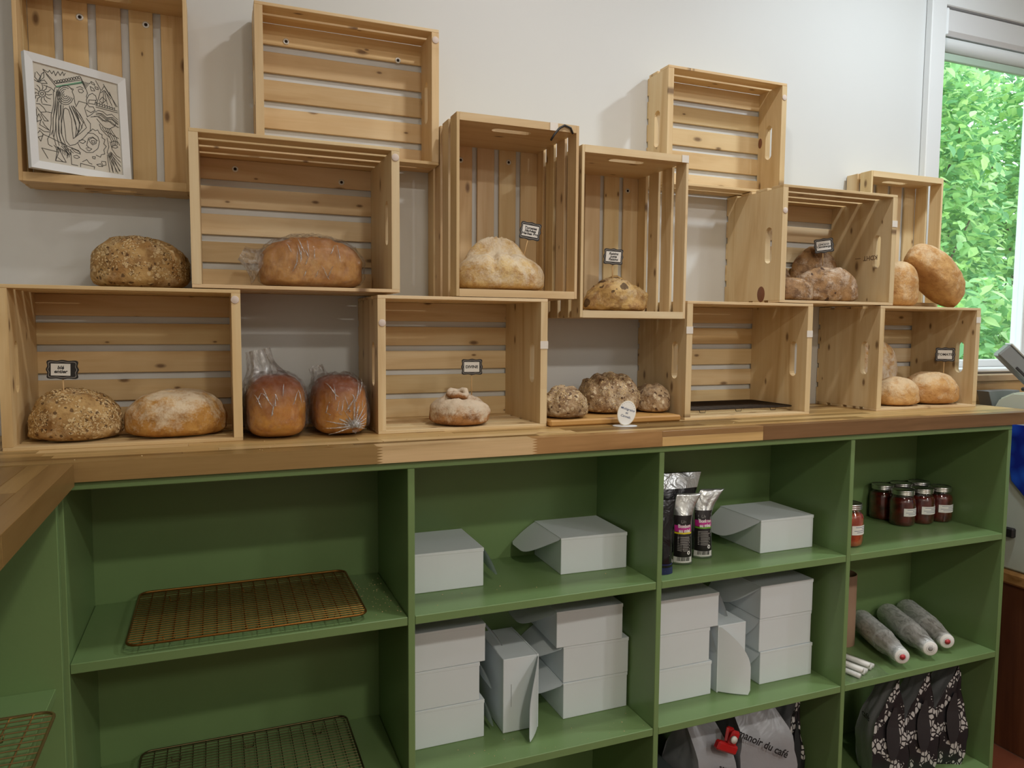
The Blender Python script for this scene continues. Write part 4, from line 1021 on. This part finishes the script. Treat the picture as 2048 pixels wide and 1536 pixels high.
# ------------------------------------------------------------------ tube, sleeves of cups and straws in the fourth bay
t = thing('cardboard_tube', 'brown kraft cardboard tube standing beside the divider', 'tube', (2.315, -.185, s2))
ob('wall', lathe_me('tube', [(.046, .0003), (.046, .238), (.043, .238), (.043, .004)], 32, M_KRAFT, False), T(2.318, -.185, s2), t)
M_CUP = plain('paper_cups', srgb(206, 208, 206), .55, noisy=.12); M_CUPIN = plain('cup_print', srgb(142, 132, 120), .6, noisy=.3); M_PINK = plain('red_cup_base', srgb(196, 70, 76), .5)
def sleeve(label, tip, back, seed, redness, group='clear sleeves of cups in the fourth bay'):
    a, b = Vector(tip), Vector(back); d = (b - a); L = d.length; d.normalize()
    M = T(a.x, a.y, s2) @ Matrix.Rotation(math.atan2(d.y, d.x), 4, 'Z')
    r = thing('cup_sleeve', label, 'cups', M, group); rad = .040
    ax = M @ T(0, 0, rad + .002) @ RY(PI / 2)
    prof = [(.010, .0), (.024, .004), (.026, .03), (.0275, .055), (.0335, .09), (.037, .11), (.0385, .13), (.0385, L - .02), (.034, L - .006), (.012, L)]
    n = 32; vs, fs = [], []
    for j, (rr, z) in enumerate(prof):
        for i in range(n):
            an = 2 * PI * i / n; w = 1 + (.10 * noise.noise(Vector((an * 3, z * 40, seed))) if .02 < z < .13 else .015 * noise.noise(Vector((an * 3, z * 20, seed))))
            if .03 < z < .10: w += .06 * math.sin(an * 9 + seed)
            vs.append((min(rr * w, rad) * math.cos(an), min(rr * w, rad) * math.sin(an), z))
    for j in range(len(prof) - 1):
        for i in range(n): k = (i + 1) % n; fs.append((j * n + i, j * n + k, (j + 1) * n + k, (j + 1) * n + i))
    ob('film', mesh('film', vs, fs, M_SLEEVE, True), ax, r)
    # nested cups: a ribbed stack plus the visible printed lower cup
    pr = [(.020, .122)]; z = .124
    while z < L - .03: pr += [(.0350, z), (.0356, z + .006), (.0345, z + .0065)]; z += .011
    pr += [(.030, z), (.02, z + .001)]
    ob('cup_stack', lathe_me('cups', pr, 26, M_CUP), ax, r)
    ob('first_cup', lathe_me('cup', [(.0215, .045), (.0285, .118), (.0295, .121)], 26, M_CUPIN), ax, r)
    ob('end_paper', lathe_me('end', [(.021, .001), (.023, .003), (.0235, .022)], 22, M_PAPER), ax, r)
    ob('end_mark', lathe_me('mark', [(.009 if redness else .006, -.0012), (.008, .0008)], 14, M_PINK if redness else M_GREY), ax, r)
sleeve('clear sleeve of cups nearest the tube, red mark on its end', (2.336, -.414, 0), (2.455, -.135, 0), 1, 1)
sleeve('clear sleeve of cups in the middle of the three', (2.470, -.404, 0), (2.593, -.125, 0), 2, 0)
sleeve('clear sleeve of cups furthest right of the three', (2.570, -.384, 0), (2.695, -.118, 0), 3, 1)
t = thing('straw_packet', 'clear packet of white paper straws at the front of the fourth bay', 'straws', (2.18, -.33, s2))
for i in range(7):
    x = 2.112 + i * .0155; bm = bmesh.new(); zz = .009 + .013 * ((i % 3) == 1)
    a_, b_ = Vector((x + .055, -.412 + .006 * i, zz)), Vector((x - .005 + .02, -.245, zz)); tube_bm(bm, [a_, b_], .0075, 10)
    ob('straw', from_bm('straw', bm, M_PAPER, True), T(0, 0, s2), t)
vs, fs = [], []; n, m = 16, 12
for j in range(m + 1):
    for i in range(n + 1):
        u, v = i / n, j / m; e = (math.sin(u * PI) * math.sin(v * PI)) ** .35
        vs.append((2.098 + .158 * u + .02 * (1 - v), -.424 + .20 * v, .002 + (.027 + .010 * noise.noise(Vector((u * 7, v * 7, 2)))) * e))
for j in range(m):
    for i in range(n): a = j * (n + 1) + i; fs.append((a, a + 1, a + n + 2, a + n + 1))
ob('film', mesh('film', vs, fs, M_FILM, True), T(0, 0, s2), t)

# ------------------------------------------------------------------ coffee bags on the bottom shelves
M_SILV = mat_foil('silver_coffee_foil', srgb(150, 153, 158), .34, .08, 14, .35)
k = N('doodle_print'); v = k.coord((1, 1, 1), False)
vo = k.vor(k.coord((85, 85, 44), False), 1.0, 'DISTANCE_TO_EDGE'); cells = k.math('GREATER_THAN', vo.outputs['Distance'], .11)
big = k.noise(v, 16, 2, .4, .9); where = k.math('GREATER_THAN', big, .51)
M_DOOD = k.set(k.mix(k.math('MULTIPLY', cells, where), srgb(30, 30, 34), srgb(196, 196, 194)), .4)
def coffee(label, x, y, z, w, d, h, rz, top=.62, seed=0, rx=0.0, ry=0.0, text=None, grp='silver coffee bags on the bottom shelves', pat=True, side=True):
    """block-bottom bag: silver side face towards local -X, doodle face towards local -Y, gathered to a flat seal"""
    M = T(x, y, z + .0005) @ RZ(rz) @ RY(ry) @ RX(rx); r = thing('coffee_bag', label, 'bag', M, grp)
    def sec(v):
        k = 0 if v < top else (v - top) / (1 - top)
        bul = .010 * math.sin(min(1, v / top) * PI)
        if side: return (w / 2 + bul) * (1 - k) + .002, (d / 2 + bul) * (1 - .06 * k), .25 * w * k
        return (w / 2 + bul) * (1 - .25 * k), (d / 2 + bul) * (1 - k) + .003, -.22 * w * k
    rows = 16; corners = []
    for j in range(rows + 1):
        v = j / rows; a, b, s = sec(v); cr = .006 * noise.noise(Vector((v * 6, seed, 0)))
        corners.append((v * h, a, b, s + cr))
    def face(name, side, mat):
        vs, fs = [], []; n = 10
        for z_, a, b, s in corners:
            for i in range(n + 1):
                u = -1 + 2 * i / n; kk = .006 * noise.noise(Vector((u * 2, z_ * 14, seed + side))) ; fold = -.020 * (1 - abs(u)) * max(0, (z_ / h - top) / (1 - top)) * (1 if side in (0, 2) else 0) * 0
                p = {0: (s + u * a, -b - kk, z_), 1: (s + a + kk, u * b, z_), 2: (s - u * a, b + kk, z_), 3: (s - a - kk, -u * b, z_)}[side]
                vs.append(p)
        for j in range(rows):
            for i in range(n): q = j * (n + 1) + i; fs.append((q, q + 1, q + n + 2, q + n + 1))
        ob(name, mesh(name, vs, fs, mat, True), M, r)
    face('printed_face', 0, M_DOOD if pat else M_SILV); face('side_face', 1, M_DOOD if pat else M_SILV); face('back_face', 2, M_SILV); face('silver_face', 3, M_SILV)
    a, b, s = sec(0); ob('bottom', mesh('bottom', [(-a, -b, 0), (a, -b, 0), (a, b, 0), (-a, b, 0)], [(3, 2, 1, 0)], M_BLACK), M, r)
    if pat:      # the plain dark window on the printed face
        P = []
        for j in range(9):
            v = .24 + .50 * j / 8; a, b, s = sec(v); wd = .40 * math.sin((j + .6) / 9.2 * PI) ** .7 ; P.append((v * h, a, b, s, wd))
        vs = [(s + a * (.10 - wd), -b - .0065, z_) for z_, a, b, s, wd in P] + [(s + a * (.10 + wd), -b - .0065, z_) for z_, a, b, s, wd in P]
        ob('dark_panel', mesh('dark_panel', vs, [(i, i + 9, i + 10, i + 1) for i in range(8)], plain('matte_black_film', srgb(44, 45, 48), .35)), M, r)
    return r, M, sec
for i, (cx, cy) in enumerate(((2.372, -.322), (2.506, -.322), (2.640, -.322))):
    nm = ('leftmost of three', 'middle of three', 'rightmost of three')[i]
    r, M, sec = coffee('silver coffee bag with black and white doodle gusset, %s in the fourth bay' % nm, cx, cy, s3, .094, .090, .335, -.36, .58, i + 2)
    if i == 0:
        me = text_me('café', .030, M_INK, .0003); ob('lettering', me, M @ T(-.0640, -.015, .205) @ RZ(-PI / 2) @ RX(PI / 2), r)
# bags lying back in the third bay
r, M, sec = coffee('silver coffee bag lettered manoir du café, slumped in the third bay', 1.880, -.285, s3 + .010, .17, .14, .335, -.15, .66, 8, 0, .04, pat=False, side=False)
me = text_me('manoir du café', .031, M_INK, .0007)
ob('lettering', me, M @ T(-.030, -.0912, .226) @ RX(PI / 2) @ RZ(-.46), r)
r, M, sec = coffee('doodle printed coffee bag right of the slumped silver bag in the third bay', 2.024, -.265, s3, .046, .08, .325, .0, .6, 9)
r, M, sec = coffee('silver coffee bag with printed ingredient lines, at the left in the third bay', 1.668, -.290, s3 + .009, .13, .14, .31, .05, .66, 10, 0, .10, pat=False, side=False)
vs, fs = [], []
rr = random.Random(4)
for q in range(11):
    x = -.075; z_ = .165 - q * .0085
    while x < .07:
        l = rr.uniform(.006, .018); n0 = len(vs); vs += [(x, 0, z_), (x + l, 0, z_), (x + l, 0, z_ + .0045), (x, 0, z_ + .0045)]; fs.append((n0, n0 + 1, n0 + 2, n0 + 3)); x += l + .003
ob('ingredient_print', mesh('ingredients', vs, fs, M_INK), M @ T(0, -.0955, .02) @ RY(.36), r)
MC = T(1.712, -.372, -.925) @ RY(.45)
t = thing('bag_clip', 'red plastic bag clip pinching the fold of the coffee bag', 'clip', MC)
ob('jaw', box_me(.075, .022, .026, M_RED, .005), MC, t); ob('grip', box_me(.030, .016, .045, M_RED, .006), MC @ T(.012, -.002, .03), t)
ob('grip', box_me(.030, .012, .045, M_RED, .005), MC @ T(.012, .016, .03) @ RX(-.3), t)
ob('pivot', lathe_me('pivot', [(.011, 0), (.010, .006)], 16, M_WHITEP), MC @ T(.002, -.013, .030) @ RX(PI / 2), t)
t = thing('dark_bin', 'dark grey plastic bin low at the left of the third bay', 'bin', (1.53, -.27, s3))
bm = bmesh.new(); bmesh.ops.create_cube(bm, size=1.0); bmesh.ops.scale(bm, vec=(.12, .22, .17), verts=bm.verts)
for v_ in bm.verts:
    if v_.co.z < 0: v_.co.x *= .85; v_.co.y *= .9
bmesh.ops.bevel(bm, geom=bm.edges[:], offset=.006, segments=2, affect='EDGES')
ob('tub', from_bm('tub', bm, plain('dark_grey_plastic', srgb(58, 66, 66), .45)), T(1.525, -.29, s3 + .0855), t)
ob('rim', box_me(.130, .232, .010, plain('dark_rim', srgb(64, 72, 72), .45), .004), T(1.525, -.29, s3 + .176), t)

# crumbs
def crumbs(label, n, x0, x1, y0, y1, z, seed):
    rr = random.Random(seed); vs, fs = [], []
    for _ in range(n):
        c = Vector((rr.uniform(x0, x1), rr.uniform(y0, y1), z + .0009)); s = rr.uniform(.0007, .0020); k0 = len(vs)
        for q in ((1, 0, 0), (0, 1, 0), (-1, 0, 0), (0, -1, 0), (0, 0, 1), (0, 0, -.4)): vs.append(c + Vector(q) * s * rr.uniform(.6, 1.2))
        fs += [(k0, k0+1, k0+4), (k0+1, k0+2, k0+4), (k0+2, k0+3, k0+4), (k0+3, k0, k0+4), (k0+1, k0, k0+5), (k0+2, k0+1, k0+5), (k0+3, k0+2, k0+5), (k0, k0+3, k0+5)]
    o = ob('bread_crumbs', mesh('crumbs', vs, fs, M_SEED), Matrix()); o['kind'] = 'stuff'; tag(o, label, 'crumbs')
crumbs('pale crumbs scattered on the upper shelf around the gold rack', 60, .70, .775, -.39, -.14, s1, 1)
crumbs('few pale crumbs on the upper shelf of the second bay', 14, .85, 1.4, -.41, -.3, s1, 2)
t = thing('pine_board', 'pale pine board end lying on the left corner counter at the picture edge', 'board', (-.15, -.55, .0))
plank('board', (-.165, -.56, .0095), .36, .17, .018, 'xyz', M_PINE, t)
crumbs('few crumbs on the counter edge before the crates', 40, .1, 1.75, -.425, -.29, 0, 3)
crumbs('few crumbs on the lower shelf before the cake boxes', 26, .9, 1.42, -.42, -.33, s2, 4)

# ------------------------------------------------------------------ beyond the right end of the counter
M_LW = M_BUTCHER
t = thing('window_ledge', 'wooden ledge with a board front below the window at right', 'ledge', (3.6, -.07, .08))
plank('ledge_top', (3.75, -.0475, .080), 1.75, .07, .024, 'xyz', M_LW, t, Matrix(), .002, srgb(168, 138, 106))
plank('front_board', (3.75, -.052, .027), 1.75, .078, .02, 'xzy', M_LW, t, Matrix(), .001, srgb(214, 172, 120))
plank('front_board', (3.75, -.052, -.060), 1.75, .094, .02, 'xzy', M_LW, t, Matrix(), .001, srgb(200, 160, 112))
for x in (2.95, 4.55): box('bracket', x, x + .03, -.041, -.0006, -.1, .075, M_GREYM, t)
cb = thing('side_cabinet', 'dark brown wooden cabinet with a light top edge beyond the counter end', 'cabinet', (3.6, -.45, ZB))
M_DKW = mat_pine('dark_stained_wood', srgb(112, 66, 40), srgb(96, 54, 32), srgb(72, 40, 24), srgb(50, 28, 18), .05)
plank('side_panel', (3.0055, -.62, -.9385), .603, .98, .018, 'zyx', M_DKW, cb, Matrix(), .001)
plank('side_panel', (4.195, -.62, -.9385), .603, .98, .018, 'zyx', M_DKW, cb, Matrix(), .001)
plank('front_panel', (3.6, -1.10, -.9385), .603, 1.17, .018, 'zxy', M_DKW, cb, Matrix(), .001)
plank('worktop', (3.6, -.62, -.6135), 1.24, 1.02, .046, 'xyz', M_BUTCHER, cb, Matrix(), .008, srgb(206, 158, 102))
mc = thing('display_machine', 'white machine with a slanted blue side panel beyond the counter end', 'machine', (3.3, -.6, -.59))
M_MW = plain('white_machine_shell', srgb(204, 212, 200), .4); k = N('blue_panel')
vv = k.coord((16, 16, 16), False); vo = k.vor(vv, 1.0); M_BLUE = k.set(k.ramp(vo.outputs['Distance'], (.15, srgb(40, 92, 214)), (.65, srgb(28, 44, 150))), .25)
prof = [(-.18, -.588), (-.18, -.04), (-.21, .018), (-.26, .044), (-.75, .044), (-.85, -.04), (-.85, -.588)]
def extr(prof, x0, x1, mat, name, b=.006):
    bm = bmesh.new(); A = [bm.verts.new((x0, y, z)) for y, z in prof]; Bq = [bm.verts.new((x1, y, z)) for y, z in prof]; n = len(prof)
    for i in range(n): bm.faces.new((A[i], A[(i + 1) % n], Bq[(i + 1) % n], Bq[i]))
    bm.faces.new(A[::-1]); bm.faces.new(Bq); bmesh.ops.recalc_face_normals(bm, faces=bm.faces)
    if b: bmesh.ops.bevel(bm, geom=bm.edges[:], offset=b, segments=2, affect='EDGES')
    return from_bm(name, bm, mat)
ob('shell', extr(prof, 2.999, 3.42, M_MW, 'shell'), Matrix(), mc)
ob('blue_panel', extr([(-.238, -.068), (-.276, -.268), (-.345, -.335), (-.72, -.335), (-.72, -.068)], 2.990, 2.9985, M_BLUE, 'blue', .002), Matrix(), mc)
ob('latch', box_me(.02, .036, .034, M_BLACK, .004), T(2.9885, -.283, -.452), mc)
t = thing('payment_terminal', 'grey tilted payment screen seen from behind by the window', 'terminal', (3.115, -.30, .05))
MT = T(3.088, -.226, .122) @ RZ(-.62) @ RY(.80)
ob('screen_housing', box_me(.20, .05, .055, M_GREYM, .006), MT, t)
ob('screen_rim', box_me(.202, .056, .007, plain('light_rim', srgb(210, 212, 212), .3), .003), MT @ T(0, 0, .031), t)
ob('card_slot', box_me(.12, .004, .008, M_BLACK, .001), MT @ T(.035, -.0262, -.014), t)
ob('stand', box_me(.03, .04, .07, M_BLACK, .006), T(3.125, -.262, .085), t); ob('base', box_me(.10, .12, .014, M_BLACK, .004), T(3.115, -.300, .0525), t)
t = thing('grey_carton', 'flat grey box between the counter end and the ledge boards', 'box', (3.12, -.13, -.06))
bm = bmesh.new(); bmesh.ops.create_cube(bm, size=1.0); bmesh.ops.scale(bm, vec=(.17, .05, .085), verts=bm.verts)
for v_ in bm.verts:
    if v_.co.z < 0 and v_.co.x < 0: v_.co.x += .035
bmesh.ops.bevel(bm, geom=bm.edges[:], offset=.002, segments=1, affect='EDGES')
ob('case', from_bm('case', bm, M_GREYM), T(3.125, -.118, -.005), t)
ob('label', box_me(.03, .0008, .02, plain('faint_label', srgb(150, 152, 156), .5)), T(3.16, -.1438, -.008), t)
ob('stand', box_me(.10, .045, .54, M_GREYM, .003), T(3.14, -.118, -.3185), t)

# ------------------------------------------------------------------ garden outside the window
k = N('leaf'); oi = k.noise(k.coord((1, 1, 1), False), 2.3, 3, .6); geo = k.n('ShaderNodeNewGeometry')
col = k.ramp(geo.outputs['Random Per Island'], (0, srgb(104, 160, 112)), (.45, srgb(150, 200, 132)), (.8, srgb(186, 222, 140)), (1, srgb(212, 236, 188)))
tl = k.n('ShaderNodeBsdfTranslucent'); k.l(col, tl.inputs[0]); mx = k.n('ShaderNodeMixShader'); mx.inputs[0].default_value = .45
k.set(col, .5, None, .4); k.l(k.p.outputs[0], mx.inputs[1]); k.l(tl.outputs[0], mx.inputs[2]); k.l(mx.outputs[0], k.out.inputs[0]); M_LEAF = k.m
M_BARK = plain('bark', srgb(96, 84, 70), .9, noisy=.2)
def shrub(name, label, cx, cy, z0, rx, ry, rz_, n, size, seed):
    rr = random.Random(seed); r = thing(name, label, 'tree', (cx, cy, z0)); vs, fs = [], []
    for _ in range(n):
        while True:
            p = Vector((rr.uniform(-1, 1), rr.uniform(-1, 1), rr.uniform(-1, 1)))
            if .25 < p.length < 1: break
        c = Vector((cx + p.x * rx, cy + p.y * ry, z0 + rz_ + p.z * rz_)); l = size * rr.uniform(.5, 1.35)
        t1 = Vector((rr.uniform(-1, 1), rr.uniform(-1, 1), rr.uniform(-.7, .15))).normalized()
        up_ = Vector((rr.uniform(-.5, .5), rr.uniform(-.9, .1), 1)).normalized(); s = t1.cross(up_).normalized(); nn = s.cross(t1)
        k0 = len(vs)
        for a, b, cc in ((0, 0, 0), (.30, .30, .05), (.62, .26, .03), (1, 0, -.10), (.62, -.26, .03), (.30, -.30, .05)):
            vs.append(c + t1 * l * a + s * l * b + nn * l * cc)
        vs.append(c + t1 * l * .5 - nn * l * .03)
        fs += [(k0, k0+1, k0+6), (k0+1, k0+2, k0+6), (k0+2, k0+3, k0+6), (k0+3, k0+4, k0+6), (k0+4, k0+5, k0+6), (k0+5, k0, k0+6)]
    o = ob('foliage', mesh('foliage', vs, fs, M_LEAF), Matrix(), r); o['kind'] = 'stuff'
    bm = bmesh.new()
    for _ in range(9):
        e = Vector((cx + rr.uniform(-.8, .8) * rx, cy + rr.uniform(-.8, .8) * ry, z0 + rz_ * rr.uniform(.8, 1.9))); mid = Vector((cx, cy, z0 + rz_ * .3)).lerp(e, .5) + Vector((0, 0, .15))
        tube_bm(bm, [(cx, cy, z0 - .3), (cx + (mid.x - cx) * .4, cy + (mid.y - cy) * .4, z0 + rz_ * .3), mid, e], [.03, .022, .014, .006], 6)
    o = ob('branches', from_bm('branches', bm, M_BARK, True), Matrix(), r)
k = N('lawn'); f = k.noise(k.coord((1, 1, 1), False), 3, 5); M_LAWN = k.set(k.mix(f, srgb(70, 110, 60), srgb(140, 180, 96)), .9)
gr = struct(box('ground', -6, 26, .16, 24, -1.4, -1.3, M_LAWN))
shrub('leafy_shrub', 'low leafy shrub close outside the window, left part of the view', 5.3, 1.45, -1.25, .95, .50, .95, 4200, .10, 1)
shrub('leafy_shrub', 'low leafy shrub outside the right part of the window', 7.5, 1.45, -1.25, .90, .50, .9, 3000, .09, 6)
shrub('garden_tree', 'bright green tree just outside the window, nearest of the trees', 6.2, 3.05, -1.2, 1.05, .72, 2.3, 11500, .105, 2)
shrub('garden_tree', 'green tree right of the nearest tree outside the window', 8.75, 3.3, -1.2, 1.1, .8, 2.4, 10000, .11, 3)
shrub('garden_tree', 'tall pale green tree behind the two nearest trees', 9.3, 5.6, -1.0, 1.8, .95, 3.2, 10000, .15, 4)
shrub('garden_tree', 'dense tree at the far left behind the nearest tree', 5.4, 5.6, -1.0, 1.7, 1.1, 3.0, 2600, .20, 5)
shrub('garden_tree', 'dense tree at the far right behind the others', 13.4, 6.3, -1.0, 1.7, 1.6, 3.2, 2600, .24, 8)
shrub('garden_tree', 'wide tree farthest back that closes the window view', 12.0, 10.4, -1.0, 5.2, 1.5, 4.4, 5600, .32, 7)

# ------------------------------------------------------------------ lift everything so that the floor is at zero
for o in list(COL.objects):
    if o.parent is None and o.type in ('MESH', 'EMPTY'): o.matrix_basis = T(0, 0, ZC) @ o.matrix_basis
